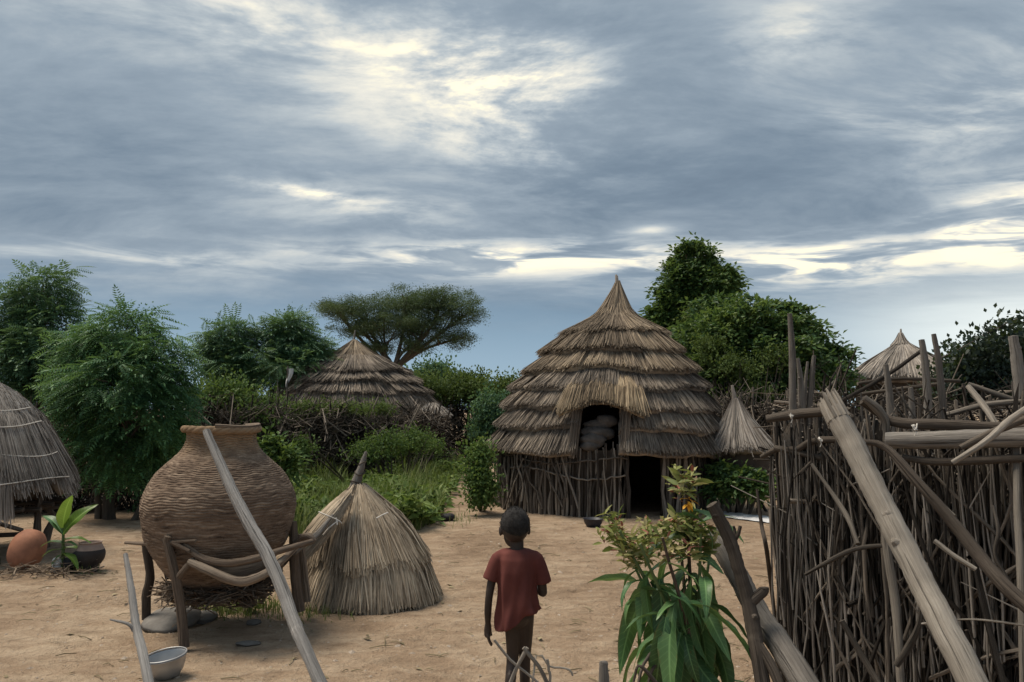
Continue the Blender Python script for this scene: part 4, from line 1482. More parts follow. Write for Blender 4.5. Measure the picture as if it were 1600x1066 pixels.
# posts of the pen behind the fence
for nm, pix, rad, lab in (
        ('pen_post', [(1234, 490, 7.0), (1238, 560, 7.0), (1240, 680, 7.0)], [0.020, 0.032, 0.036], 'tallest thin grey post left of the stake cluster behind the fence'),
        ('pen_post', [(1247, 560, 7.05), (1251, 600, 7.05), (1254, 690, 7.05)], [0.014, 0.028, 0.036], 'short grey post against the tallest one behind the fence'),
        ('pen_post', [(1262, 565, 7.1), (1258, 610, 7.1), (1256, 690, 7.1)], [0.012, 0.018, 0.02], 'thin middle stake of the cluster behind the fence'),
        ('pen_post', [(1272, 556, 7.1), (1268, 600, 7.1), (1264, 690, 7.1)], [0.018, 0.026, 0.03], 'right hand grey stake of the cluster behind the fence'),
        ('pen_post', [(1440, 531, 6.2), (1446, 575, 6.2), (1453, 680, 6.2)], [0.022, 0.030, 0.034], 'straight round-topped post in front of the far thatch roof'),
        ('pen_post', [(1459, 522, 6.2), (1467, 570, 6.2), (1476, 680, 6.2)], [0.018, 0.026, 0.03], 'slightly slanting post just right of the far thatch roof'),
        ('pen_post', [(1384, 570, 6.4), (1389, 610, 6.4), (1394, 690, 6.4)], [0.020, 0.028, 0.032], 'low dark post standing below the far thatch roof'),
        ('pen_post', [(1423, 606, 6.0), (1425, 640, 6.0), (1426, 690, 6.0)], [0.018, 0.024, 0.026], 'stub of a post low behind the fence rails'),
        ('pen_post', [(1583, 525, 5.6), (1591, 580, 5.6), (1602, 680, 5.6)], [0.030, 0.042, 0.046], 'stout post at the right edge before the dark bush')):
    b = pt(*pix[-1])
    single(nm, pix + [gpix(Vector((b.x + 0.02, b.y, 0.0)))], rad + [rad[-1]], 'grey_wood', lab, 'post', 12, 8, 0.06, 'posts of the pen behind the fence')


def pen_brush():
    rng = np.random.default_rng(57)
    b = Vector((3.6, 7.2, 0))
    g = thing('pen_fence', b, 'low dark brush and stake fence behind the front stick fence', 'fence')
    mb = MB()

    def f(i):
        t = rng.random()
        x = 2.75 + 4.2 * t
        return (x, 7.6 + 0.6 * math.sin(t * 5) + rng.normal(0, 0.25), rng.uniform(0.4, 1.78))
    twigs(mb, 1500, f, 0.8, 0.011, rng, up=0.7)
    tag(mb.build('brushwood', 'fence_wood', g), kind='stuff')
    for i in range(34):
        x = 2.9 + 4.0 * i / 34 + rng.normal(0, 0.04)
        y = 7.4 + rng.normal(0, 0.15)
        stick(g, (x, y, -0.03), (x + rng.normal(0, 0.06), y, rng.uniform(1.55, 1.92)), rng.uniform(0.016, 0.03), 'fence_wood', rng, 'stake')
    for pix in ([(1330, 618, 6.8), (1420, 606, 6.5), (1470, 600, 6.3)], [(1290, 640, 6.5), (1380, 590, 6.6), (1440, 548, 6.7)], [(1340, 600, 7.0), (1400, 592, 7.0), (1500, 596, 7.0)], [(1210, 628, 7.5), (1250, 632, 7.4), (1330, 640, 7.2)]):
        mb = MB()
        mb.tube(smooth_path([pt(*q) for q in pix], 8), 0.016, 7, wob=0.1, rng=rng)
        mb.build('rail', 'fence_wood', g)


pen_brush()

# ------------------------------------------------------------------ brush fences in the middle and at the left


def brush_fence(name, label, pts_, h, n, rad, thick, rng, stakes=30, up=0.9, length=1.0, tilt=0.1):
    P = [Vector(p) for p in pts_]
    g = thing(name, (P[0].x, P[0].y, 0), label, 'fence')
    L = [0]
    for a, b in zip(P, P[1:]):
        L.append(L[-1] + (b - a).length)

    def along(t):
        s = t * L[-1]
        i = max(0, min(len(P) - 2, int(np.searchsorted(L, s)) - 1))
        return P[i].lerp(P[i + 1], (s - L[i]) / (L[i + 1] - L[i]))
    mb = MB()

    def f(i):
        q = along(rng.random())
        hh = h * (0.85 + 0.25 * mnoise.noise(Vector((q.x * 0.8, q.y * 0.8, 0))))
        return (q.x + rng.normal(0, thick * 0.4), q.y + rng.normal(0, thick), hh * rng.random() ** 0.85)
    twigs(mb, n, f, length, rad, rng, up=up)
    tag(mb.build('brushwood', 'fence_wood', g), kind='stuff')
    for i in range(stakes):
        q = along((i + rng.uniform(-0.3, 0.3) + 0.5) / stakes)
        stick(g, (q.x, q.y, -0.03), (q.x + rng.normal(0, tilt), q.y + rng.normal(0, tilt), h * rng.uniform(0.75, 1.12)), rng.uniform(0.7, 1.4) * rad * 2.0, 'fence_wood', rng, 'stake')
    return g


rg = np.random.default_rng(61)
brush_fence('brush_fence', 'tangled grey thorn brush fence in front of the low hut', [(pt(425, 700, 17.5).x, 17.5, 0), (pt(520, 700, 18.5).x, 18.5, 0), (pt(610, 700, 20.0).x, 20.0, 0), (pt(690, 700, 22.0).x, 22.0, 0)], 1.75, 2600, 0.014, 0.35, rg, 26, 0.8, 1.1, 0.35)
brush_fence('yard_fence', 'dark stick fence under the feathery trees on the left', [(pt(-120, 700, 12.0).x, 12.0, 0), (pt(60, 700, 13.2).x, 13.2, 0), (pt(200, 700, 13.6).x, 13.6, 0), (pt(330, 700, 14.2).x, 14.2, 0), (pt(440, 700, 15.5).x, 15.5, 0)], 1.85, 3000, 0.013, 0.18, rg, 64, 1.5, 1.0, 0.12)
brush_fence('hedge_fence', 'dark stake fence overgrown with green creeper beyond the path', [(pt(610, 690, 25.5).x, 25.5, 0), (pt(700, 690, 27.0).x, 27.0, 0), (pt(815, 690, 27.0).x, 27.0, 0), (pt(880, 690, 26).x, 26, 0)], 2.35, 1900, 0.018, 0.2, rg, 52, 1.6, 1.3, 0.12)
brush_fence('rear_fence', 'dark brush fence behind the small pointed store', [(pt(1080, 690, 17.0).x, 17.0, 0), (pt(1180, 690, 16.0).x, 16.0, 0), (pt(1330, 690, 15.0).x, 15.0, 0)], 1.9, 1300, 0.014, 0.2, rg, 30, 1.4, 1.1, 0.12)

# ------------------------------------------------------------------ trees


def rots(dirs, up_jit, rng, roll=None):
    """Rotation matrices whose x axis follows dirs and whose z axis points mostly up."""
    X = dirs / (np.linalg.norm(dirs, axis=1)[:, None] + 1e-9)
    U = np.tile(np.array([0, 0, 1.0]), (len(X), 1)) + rng.normal(0, up_jit, (len(X), 3))
    Y = np.cross(U, X)
    Y /= np.linalg.norm(Y, axis=1)[:, None] + 1e-9
    Z = np.cross(X, Y)
    return np.stack([X, Y, Z], -1)


def frond_template(nl=7, L=1.0, lw=0.085, ll=0.30, droop=0.22):
    V, Fc = [], []
    for i in range(nl):
        t = 0.18 + 0.82 * i / (nl - 1)
        x, z = L * t, -droop * t * t
        sz = (1 - 0.45 * abs(t - 0.55) / 0.5)
        for sgn in (-1, 1):
            a = len(V)
            l_ = ll * sz
            V += [(x, 0, z), (x + 0.10 * l_ + lw * 0.5, sgn * l_ * 0.45, z - 0.02 - lw * 0.1), (x + 0.35 * l_, sgn * l_, z - 0.30 * l_), (x + 0.10 * l_ - lw * 0.5, sgn * l_ * 0.45, z - 0.03)]
            Fc.append((a, a + 1, a + 2, a + 3) if sgn > 0 else (a, a + 3, a + 2, a + 1))
    a = len(V)
    V += [(L, 0, -droop), (L + 0.12, lw * 0.6, -droop - 0.05), (L + 0.27, 0, -droop - 0.14), (L + 0.12, -lw * 0.6, -droop - 0.05)]
    Fc.append((a, a + 1, a + 2, a + 3))
    return np.array(V), np.array(Fc)


def cluster_template(n, spread, ll, lw, rng, flat=0.6):
    V, Fc = [], []
    for i in range(n):
        b = np.array(rng.normal(0, spread, 3)) * np.array([1, 1, flat])
        d = np.array(rng.normal(0, 1, 3))
        d[2] = d[2] * 0.5 - 0.15
        d /= np.linalg.norm(d)
        s = np.cross(d, [0, 0, 1.0] + rng.normal(0, 0.5, 3))
        s /= np.linalg.norm(s)
        nn = np.cross(s, d)
        l_, w_ = ll * rng.uniform(0.7, 1.2), lw * rng.uniform(0.8, 1.2)
        a = len(V)
        V += [tuple(b), tuple(b + d * l_ * 0.45 + s * w_ / 2 + nn * w_ * 0.12), tuple(b + d * l_ - nn * l_ * 0.15), tuple(b + d * l_ * 0.45 - s * w_ / 2 + nn * w_ * 0.12)]
        Fc.append((a, a + 1, a + 2, a + 3))
    return np.array(V), np.array(Fc)


def foliage(mb, clumps, n, tmpl, size, rng, droop=0.1, shell=0.45, up_jit=0.35, holes=0.0, hole_scale=1.5, svar=0.3, flat_dir=0.45):
    """Leaf sprays through a set of ellipsoid clumps ((centre), (rx, ry, rz))."""
    w = np.array([c[1][0] * c[1][1] + c[1][0] * c[1][2] + c[1][1] * c[1][2] for c in clumps])
    w = w / w.sum()
    idx = rng.choice(len(clumps), n, p=w)
    C = np.array([tuple(c[0]) for c in clumps])[idx]
    Rr = np.array([c[1] for c in clumps])[idx]
    D = rng.normal(0, 1, (n, 3))
    D /= np.linalg.norm(D, axis=1)[:, None]
    rad = shell + (1 - shell) * rng.random(n) ** 0.7
    lump = np.array([1 + 0.32 * mnoise.noise(Vector((d * 2.3 + c * 0.7).tolist())) + 0.24 * mnoise.noise(Vector((d * 5 + c).tolist())) for d, c in zip(D, C)])
    P = C + D * Rr * (rad * lump)[:, None]
    if holes:
        nz = np.array([mnoise.noise(Vector((p * hole_scale).tolist())) for p in P])
        k_ = nz > -0.5 + holes
        P, D, n = P[k_], D[k_], int(k_.sum())
    dirs = D.copy()
    dirs[:, 2] = dirs[:, 2] * flat_dir - droop
    dirs += rng.normal(0, 0.4, dirs.shape) * np.array([1, 1, 0.45])
    Rm = rots(dirs, up_jit, rng)
    s = size * rng.uniform(1 - svar, 1 + svar, n)
    Mx = np.zeros((n, 4, 4))
    Mx[:, :3, :3] = Rm * s[:, None, None]
    Mx[:, :3, 3] = P
    Mx[:, 3, 3] = 1
    mb.inst(tmpl[0], tmpl[1], Mx)
    return P


def cl(px, py, Y, rx, ry, rz=None):
    """A crown clump given by its outline in the photograph, at its own distance."""
    s = Y / F
    return (pt(px, py, Y), (rx * s, (rz if rz else rx * s * 0.8), ry * s))


def tree(name, label, base, clumps, n, tmpl, size, leafmat, trunk_r, seed, barkmat='bark', group=None, fork=0.45, trunks=1, **kw):
    rng = np.random.default_rng(seed)
    base = Vector(base)
    g = thing(name, base, label, 'tree', group)
    cc = Vector((0, 0, 0))
    for c in clumps:
        cc += c[0]
    cc /= len(clumps)
    mb = MB()
    fk = Vector((base.x * 0.6 + cc.x * 0.4, base.y * 0.6 + cc.y * 0.4, base.z + (cc.z - base.z) * fork))
    stem = smooth_path([base + Vector((0, 0, -0.05)), base.lerp(fk, 0.5) + Vector(rng.normal(0, trunk_r * 0.7, 3)), fk], 8)
    mb.tube(stem, np.linspace(trunk_r * 1.15, trunk_r * 0.75, 8), 9, wob=0.08, rng=rng)
    for t in range(1, trunks):
        o_ = Vector((rng.normal(0, trunk_r * 2.2), rng.normal(0, trunk_r * 2.2), 0))
        mb.tube(smooth_path([base + o_, base.lerp(fk, 0.5) + o_ * 1.4, fk + o_ * 2.5], 7), np.linspace(trunk_r * 0.7, trunk_r * 0.4, 7), 8, wob=0.08, rng=rng)
    for (c, r) in clumps:
        mid = fk.lerp(c, 0.55) + Vector(rng.normal(0, 0.12, 3)) * r[0]
        mb.tube(smooth_path([stem[-2], fk, mid, c], 9), np.linspace(trunk_r * 0.62, trunk_r * 0.16, 9), 6, cap=False)
        for _ in range(7):
            d = Vector(rng.normal(0, 1, 3)).normalized()
            e_ = c + Vector((d.x * r[0], d.y * r[1], abs(d.z) * r[2] * 0.9)) * 0.85
            s_ = mid.lerp(c, rng.uniform(0.2, 1.0))
            mb.tube([s_, s_.lerp(e_, 0.5) + Vector((0, 0, 0.06 * r[2])), e_], [trunk_r * 0.2, trunk_r * 0.12, trunk_r * 0.05], 4, cap=False)
    mb.build('trunk', barkmat, g)
    mb = MB()
    foliage(mb, clumps, n, tmpl, size, rng, **kw)
    if tmpl is FROND:                                       # fuller leaf among the sprays
        foliage(mb, [(c, (r[0] * 0.9, r[1] * 0.9, r[2] * 0.88)) for c, r in clumps], n // 2, SMALL, size * 0.72, rng, **kw)
    sat = []                                                # sprigs that break the outline
    for (c, r) in clumps:
        for _ in range(5):
            d = Vector(rng.normal(0, 1, 3)).normalized()
            if d.z < -0.3:
                d.z = -d.z
            q = rng.uniform(0.12, 0.30)
            sat.append((c + Vector((d.x * r[0], d.y * r[1], d.z * r[2])) * rng.uniform(0.95, 1.2), (r[0] * q, r[1] * q, r[2] * q)))
    kw2 = dict(kw)
    kw2['holes'] = 0.0
    kw2['shell'] = 0.0
    foliage(mb, sat, int(n * 0.11), tmpl, size * 0.9, rng, **kw2)
    mb.build('crown', leafmat, g, smooth=False)
    return g


rt = np.random.default_rng(71)
FROND = frond_template()
FINE = cluster_template(26, 0.30, 0.13, 0.055, rt, 0.35)
BROAD = cluster_template(9, 0.28, 0.46, 0.24, rt, 0.7)
SMALL = cluster_template(14, 0.30, 0.22, 0.13, rt, 0.8)


def ground_at(px, Y):
    return Vector((pt(px, 700, Y).x, Y, 0))


# feathery trees on the left
tree('feathery_tree', 'nearest feathery green tree rising over the dark yard fence', ground_at(176, 12.3),
     [cl(195, 520, 12.3, 62, 42), cl(150, 555, 12.5, 58, 45), cl(235, 560, 12.1, 58, 45), cl(190, 600, 11.9, 92, 50), cl(140, 650, 12.2, 55, 45), cl(225, 655, 11.9, 72, 48), cl(185, 710, 12.1, 62, 42), cl(262, 610, 12.4, 38, 34), cl(120, 605, 12.4, 40, 40), cl(262, 700, 12.4, 32, 40)],
     5000, FROND, 0.25, 'leaf_feather', 0.085, 72, fork=0.35, trunks=3, droop=0.25, shell=0.35, up_jit=0.3, holes=0.20, hole_scale=1.7)
tree('feathery_tree', 'tall dark feathery tree at the left edge behind the straw roofed store', ground_at(40, 15.5),
     [cl(62, 455, 15.5, 52, 38), cl(20, 500, 15.5, 58, 48), cl(85, 510, 15.3, 48, 42), cl(50, 560, 15.2, 90, 48), cl(-40, 560, 15.5, 70, 60), cl(100, 570, 15.4, 45, 38), cl(20, 610, 15.3, 90, 40)],
     4200, FROND, 0.31, 'leaf_far', 0.10, 73, droop=0.2, shell=0.35, holes=0.18, hole_scale=1.4)
tree('feathery_tree', 'small dark feathery tree left of the low hut, on the left of a pair', ground_at(358, 24.0),
     [cl(360, 525, 24, 36, 26), cl(340, 552, 24, 32, 24), cl(385, 555, 24, 36, 28), cl(362, 580, 23.8, 44, 24)],
     1700, FROND, 0.40, 'leaf_far', 0.11, 74, droop=0.15, shell=0.3, holes=0.12, hole_scale=1.0)
tree('feathery_tree', 'bushy dark feathery tree directly left of the low hut roof', ground_at(455, 24.5),
     [cl(447, 515, 24.5, 36, 28), cl(425, 545, 24.5, 40, 30), cl(475, 545, 24.5, 42, 30), cl(450, 575, 24.2, 66, 28), cl(502, 560, 24.6, 25, 24)],
     2400, FROND, 0.40, 'leaf_far', 0.12, 75, droop=0.15, shell=0.3, holes=0.12, hole_scale=1.0)
# flat topped acacia
tree('acacia_tree', 'flat topped acacia spreading above the low hut', ground_at(606, 34.0),
     [cl(560, 488, 34, 66, 17, 1.5), cl(520, 480, 34, 32, 12, 0.9), cl(635, 476, 34, 62, 26, 1.7), cl(690, 474, 34, 56, 24, 1.6), cl(728, 492, 34, 32, 18, 1.0), cl(600, 510, 34, 66, 22, 1.7), cl(665, 508, 34, 66, 26, 1.6), cl(705, 532, 34, 40, 15, 1.0), cl(560, 515, 34, 40, 15, 1.0), cl(640, 540, 34, 40, 14, 1.0), cl(590, 545, 34, 24, 12, 0.8)],
     5200, FINE, 0.52, 'leaf_acacia', 0.22, 76, fork=0.62, droop=0.0, shell=0.15, up_jit=0.25, holes=0.25, hole_scale=1.5, flat_dir=0.2)
# big tree and its creeper-hung column on the right
tree('leafy_tree', 'tall leafy tree with a narrow domed top right of the tall hut', ground_at(1085, 21.0),
     [cl(1085, 405, 21, 34, 30), cl(1075, 440, 21, 42, 34), cl(1122, 442, 20.8, 38, 26), cl(1062, 480, 21, 38, 36), cl(1100, 485, 20.8, 50, 34), cl(1030, 495, 21, 22, 20), cl(1050, 530, 21, 40, 40)],
     3400, BROAD, 0.31, 'leaf_broad', 0.16, 77, droop=0.2, shell=0.4, holes=0.24, hole_scale=1.7, fork=0.55)
tree('leafy_tree', 'broad rounded leafy tree behind the small pointed store', ground_at(1200, 18.5),
     [cl(1180, 505, 18.5, 72, 38), cl(1130, 530, 18.5, 58, 45), cl(1235, 525, 18.6, 58, 38), cl(1290, 565, 18.6, 42, 38), cl(1180, 570, 18.2, 90, 45), cl(1110, 590, 18.5, 52, 45), cl(1255, 590, 18.3, 70, 45), cl(1180, 630, 18.4, 100, 40), cl(1310, 605, 18.4, 28, 34), cl(1120, 495, 19.5, 40, 34), cl(1075, 545, 19.5, 36, 40), cl(1215, 495, 18.8, 36, 22)],
     5200, BROAD, 0.31, 'leaf_broad', 0.16, 78, droop=0.2, shell=0.4, holes=0.26, hole_scale=1.7, fork=0.4)
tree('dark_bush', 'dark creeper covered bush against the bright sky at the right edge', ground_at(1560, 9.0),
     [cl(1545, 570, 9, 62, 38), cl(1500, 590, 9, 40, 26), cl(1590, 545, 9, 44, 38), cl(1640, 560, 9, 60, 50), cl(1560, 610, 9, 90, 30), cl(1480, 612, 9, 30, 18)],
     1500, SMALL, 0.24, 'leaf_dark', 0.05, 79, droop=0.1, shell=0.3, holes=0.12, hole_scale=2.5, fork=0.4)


def creeper(mb, path, n, size, rng):
    for i in range(n):
        t = rng.random() * (len(path) - 1)
        k_ = min(int(t), len(path) - 2)
        p = path[k_].lerp(path[k_ + 1], t - k_) + Vector(rng.normal(0, size * 0.5, 3))
        d = Vector(rng.normal(0, 1, 3)).normalized()
        s = d.cross(Vector(rng.normal(0, 1, 3))).normalized()
        mb.add([p, p + d * size * 0.5 + s * size * 0.35, p + d * size, p + d * size * 0.5 - s * size * 0.35], [(0, 1, 2, 3)])


def creeper_vine():
    rng = np.random.default_rng(80)
    P = smooth_path([pt(1456, 566, 8.6), pt(1500, 545, 8.6), pt(1545, 520, 8.6), pt(1585, 500, 8.6), pt(1640, 480, 8.6)], 14)
    g = thing('creeper', P[0], 'leafy creeper trailing along a wire above the dark bush at right', 'creeper')
    mb = MB()
    mb.tube(P, 0.006, 5)
    mb.build('stem', 'bark', g)
    mb = MB()
    creeper(mb, P[2:], 150, 0.075, rng)
    P2 = smooth_path([pt(1500, 560, 8.7), pt(1540, 540, 8.7), pt(1590, 525, 8.7), pt(1640, 520, 8.7)], 10)
    creeper(mb, P2, 220, 0.075, rng)
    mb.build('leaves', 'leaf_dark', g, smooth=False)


creeper_vine()


def bush(name, label, base, clumps, n, tmpl, size, mat, seed, cat='bush', **kw):
    rng = np.random.default_rng(seed)
    g = thing(name, base, label, cat)
    mb = MB()
    for (c, r) in clumps:
        for _ in range(5):
            d = Vector(rng.normal(0, 1, 3)).normalized()
            e_ = c + Vector((d.x * r[0], d.y * r[1], abs(d.z) * r[2])) * 0.8
            b = Vector((base[0] + (c.x - base[0]) * 0.5, base[1] + (c.y - base[1]) * 0.5, base[2]))
            mb.tube([b, b.lerp(e_, 0.5) + Vector((0, 0, 0.1 * r[2])), e_], [0.02, 0.014, 0.006], 5, cap=False)
    mb.build('stems', 'bark', g)
    mb = MB()
    foliage(mb, clumps, n, tmpl, size, rng, **kw)
    mb.build('foliage', mat, g, smooth=False)
    return g


# creeper hedge on the far fence, bushes and weeds
bush('creeper_hedge', 'mass of green creeper lying along the top of the far stake fence', (pt(715, 640, 26.8).x, 26.8, 0),
     [cl(665, 605, 26.0, 34, 18), cl(705, 612, 26.8, 40, 18), cl(750, 612, 26.8, 42, 20), cl(795, 612, 26.6, 34, 20), cl(640, 620, 25.4, 26, 14), cl(730, 595, 27.2, 36, 10), cl(785, 598, 27, 28, 10)],
     1300, SMALL, 0.42, 'leaf_hedge', 81, 'hedge', droop=0.2, shell=0.3, holes=0.1, hole_scale=1.4)
bush('hanging_creeper', 'yellow green and brownish creeper trailing over the front of the broad rounded tree', (pt(1150, 690, 17.6).x, 17.6, 0),
     [cl(1112, 545, 17.7, 26, 26), cl(1150, 575, 17.3, 34, 22), cl(1205, 560, 17.4, 30, 20), cl(1090, 500, 20.0, 22, 20), cl(1180, 615, 17.2, 30, 18), cl(1260, 600, 17.5, 22, 18)],
     620, SMALL, 0.30, 'leaf_hedge', 90, 'creeper', droop=0.4, shell=0.2, holes=0.22, hole_scale=2.0)
bush('dark_hedge', 'dark bushy growth at the foot of the far fence beside the tall hut', (pt(775, 680, 25.5).x, 25.5, 0),
     [cl(770, 640, 25.5, 32, 26), cl(795, 660, 25.3, 26, 30), cl(760, 675, 25.4, 26, 22)],
     800, SMALL, 0.40, 'leaf_far', 82, droop=0.2, shell=0.3)
bush('far_bush', 'round dark bush rising behind the creeper hedge', (pt(676, 600, 31).x, 31, 0),
     [cl(676, 580, 31, 26, 14), cl(655, 592, 31, 22, 12), cl(700, 592, 31, 20, 12)], 350, SMALL, 0.5, 'leaf_far', 83, shell=0.2)
bush('leafy_shrub', 'pale green upright shrub at the left foot of the tall hut', (gnd(752, 790).x, gnd(752, 790).y, 0),
     [cl(752, 715, 12.9, 18, 24), cl(745, 745, 12.8, 17, 26), cl(762, 760, 12.7, 14, 28), cl(748, 775, 12.7, 16, 16)], 330, SMALL, 0.26, 'leaf_bush', 84, 'shrub', droop=0.25, shell=0.2)
bush('garden_bush', 'green leafy plants growing between the left fence and the brush fence', (pt(335, 700, 15).x, 15.0, 0),
     [cl(330, 630, 15, 36, 30), cl(370, 640, 15.2, 40, 30), cl(410, 640, 15.6, 36, 22), cl(350, 610, 15.3, 30, 16), cl(300, 650, 14.6, 26, 40), cl(395, 665, 15, 30, 26)],
     900, SMALL, 0.32, 'leaf_bush', 85, droop=0.2, shell=0.25, holes=0.1)
bush('creeper_mat', 'yellowish creeper sprawled over the top of the thorn brush fence', (pt(490, 660, 18.4).x, 18.4, 0),
     [cl(470, 640, 18.2, 44, 9), cl(530, 640, 18.9, 50, 8), cl(440, 655, 17.8, 30, 14), cl(590, 640, 19.6, 30, 7), cl(420, 632, 17.6, 26, 10)],
     900, SMALL, 0.24, 'leaf_hedge', 86, 'creeper', droop=0.2, shell=0.2, holes=0.18, hole_scale=2.0)
bush('brush_shrub', 'loose green shrub growing against the right half of the thorn brush fence', (pt(625, 715, 17.8).x, 17.8, 0),
     [cl(600, 695, 17.6, 34, 22), cl(645, 690, 18.2, 34, 22), cl(570, 705, 17.2, 26, 16), cl(675, 700, 19.0, 22, 14), cl(470, 700, 15.5, 26, 18)],
     620, SMALL, 0.24, 'leaf_bush', 92, 'shrub', droop=0.2, shell=0.15, holes=0.2, hole_scale=1.8)
bush('milkweed_bush', 'grey green leafy bush directly behind the woven basket shoulder', (pt(430, 760, 11.2).x, 11.2, 0),
     [cl(428, 700, 11.2, 22, 26), cl(445, 725, 11.1, 22, 24), cl(420, 735, 11.2, 16, 26)], 260, BROAD, 0.22, 'leaf_bush', 87, droop=0.1, shell=0.25)
bush('hut_side_bush', 'dark green bush in the shade under the small pointed store', (pt(1150, 770, 13.0).x, 13.0, 0),
     [cl(1130, 745, 12.9, 22, 24), cl(1160, 752, 12.7, 28, 20), cl(1190, 755, 12.6, 18, 20), cl(1125, 765, 12.8, 16, 14)], 420, BROAD, 0.24, 'leaf_broad', 88, droop=0.2, shell=0.2)
bush('fence_creeper', 'dull green creeper hanging on the dark yard fence right of the tree trunk', (pt(235, 740, 13.2).x, 13.2, 0),
     [cl(235, 740, 13.3, 26, 44), cl(265, 720, 13.4, 26, 40), cl(212, 770, 13.2, 14, 24), cl(300, 700, 13.5, 20, 40)], 520, SMALL, 0.26, 'leaf_far', 89, 'creeper', droop=0.4, shell=0.2, holes=0.12)


# ------------------------------------------------------------------ weeds and grass (nobody could count them)


def weed_patch():
    rng = np.random.default_rng(91)
    poly = [(432, 835), (470, 845), (560, 838), (650, 830), (685, 812), (694, 782), (716, 752), (728, 730), (690, 716), (600, 714), (520, 722), (440, 735), (405, 780)]
    W = [gnd(*q) for q in poly]
    xs, ys = [p.x for p in W], [p.y for p in W]

    def inside(x, y):
        c = False
        j = len(W) - 1
        for i in range(len(W)):
            if (W[i].y > y) != (W[j].y > y) and x < (W[j].x - W[i].x) * (y - W[i].y) / (W[j].y - W[i].y) + W[i].x:
                c = not c
            j = i
        return c
    mb = MB()
    tv = np.array([(-0.5, 0, 0), (0.5, 0, 0), (0.32, 0.12, 0.6), (-0.32, 0.12, 0.6), (0, 0.42, 1.0)])
    n = 0
    Ms = []
    while n < 15000:
        y = min(ys) + (max(ys) - min(ys)) * rng.random() ** 1.7
        x = rng.uniform(min(xs), max(xs))
        if not inside(x, y):
            continue
        h = (0.18 + 0.40 * max(0, mnoise.noise(Vector((x * 0.8, y * 0.5, 2))) + 0.3)) * rng.uniform(0.5, 1.5)
        a = rng.uniform(0, 6.283)
        w = rng.uniform(0.008, 0.016) * (1 + y / 22)
        t = rng.normal(0, 0.25)
        m = Matrix.Translation((x, y, gz(x, y) - 0.01)) @ Matrix.Rotation(a, 4, 'Z') @ Matrix.Rotation(t, 4, 'X') @ Matrix.Diagonal((w, h, h, 1))
        Ms.append(np.array(m))
        n += 1
    Ms = np.array(Ms)
    mb.inst(tv, np.array([(0, 1, 2, 3)]), Ms)
    mb.inst(tv[2:], np.array([(1, 0, 2)]), Ms)
    tag(mb.build('grass', 'leaf_grass', smooth=False), 'tall green grass growing between the path and the brush fence', 'grass', kind='stuff')
    mb = MB()
    n = 0
    Ms = []
    while n < 2800:
        y = min(ys) + (max(ys) - min(ys)) * rng.random() ** 1.9
        x = rng.uniform(min(xs), max(xs))
        if not inside(x, y):
            continue
        lump = mnoise.noise(Vector((x * 0.9 + 4, y * 0.6, 5)))
        if lump < -0.25:
            continue
        h = 0.12 + 0.45 * max(0, lump + 0.25)
        m = Matrix.Translation((x, y, gz(x, y) + h * rng.uniform(0.35, 1.0))) @ Matrix.Rotation(rng.uniform(0, 6.28), 4, 'Z') @ Matrix.Rotation(rng.normal(0, 0.3), 4, 'X') @ Matrix.Scale(rng.uniform(0.14, 0.40), 4)
        Ms.append(np.array(m))
        n += 1
    mb.inst(BROAD[0], BROAD[1], np.array(Ms))
    tag(mb.build('weeds', 'leaf_weed', smooth=False), 'broad leaved green weeds spreading behind the straw lid', 'weeds', kind='stuff')
    # tufts in the shade under the basket and along wall feet
    mb = MB()
    Ms = []
    spots = [((330, 955), 55, 12, 420), ((400, 950), 60, 14, 420), ((480, 960), 50, 10, 160), ((760, 785), 22, 8, 300), ((720, 812), 20, 10, 60), ((120, 905), 40, 6, 80), ((1180, 775), 40, 8, 300), ((440, 832), 40, 8, 200)]
    for (c, sx, sy, k_) in spots:
        for _ in range(k_):
            p = gnd(c[0] + rng.normal(0, sx * 0.5), c[1] + rng.normal(0, sy * 0.5))
            h = rng.uniform(0.04, 0.12) * (1.6 if c[1] < 830 else 1)
            m = Matrix.Translation(p - Vector((0, 0, 0.005))) @ Matrix.Rotation(rng.uniform(0, 6.283), 4, 'Z') @ Matrix.Rotation(rng.normal(0, 0.35), 4, 'X') @ Matrix.Diagonal((rng.uniform(0.005, 0.012), h, h, 1))
            Ms.append(np.array(m))
    Ms = np.array(Ms)
    mb.inst(tv, np.array([(0, 1, 2, 3)]), Ms)
    mb.inst(tv[2:], np.array([(1, 0, 2)]), Ms)
    tag(mb.build('grass', 'leaf_grass', smooth=False), 'short green grass tufts in the shade under the basket and along the walls', 'grass', kind='stuff')
    # pebbles and litter on the sand
    mb = MB()
    oct_v = np.array([(1, 0, 0), (-1, 0, 0), (0, 1, 0), (0, -1, 0), (0, 0, 0.7), (0, 0, -0.5)])
    oct_f = np.array([(0, 2, 4), (2, 1, 4), (1, 3, 4), (3, 0, 4), (2, 0, 5), (1, 2, 5), (3, 1, 5), (0, 3, 5)])
    Ms = []
    for _ in range(5200):
        y = 2.6 + 9.5 * rng.random() ** 1.3
        x = rng.uniform(-0.72, 0.62) * y
        s = 0.006 * math.exp(rng.normal(0, 0.55))
        m = Matrix.Translation((x, y, gz(x, y))) @ Matrix.Rotation(rng.uniform(0, 6.283), 4, 'Z') @ Matrix.Diagonal((s * rng.uniform(0.8, 1.8), s, s * rng.uniform(0.5, 1), 1))
        Ms.append(np.array(m))
    mb.inst(oct_v, oct_f, np.array(Ms))
    tag(mb.build('pebbles', 'pebble', smooth=False), 'small pebbles scattered over the sand', 'pebbles', kind='stuff')
    mb = MB()
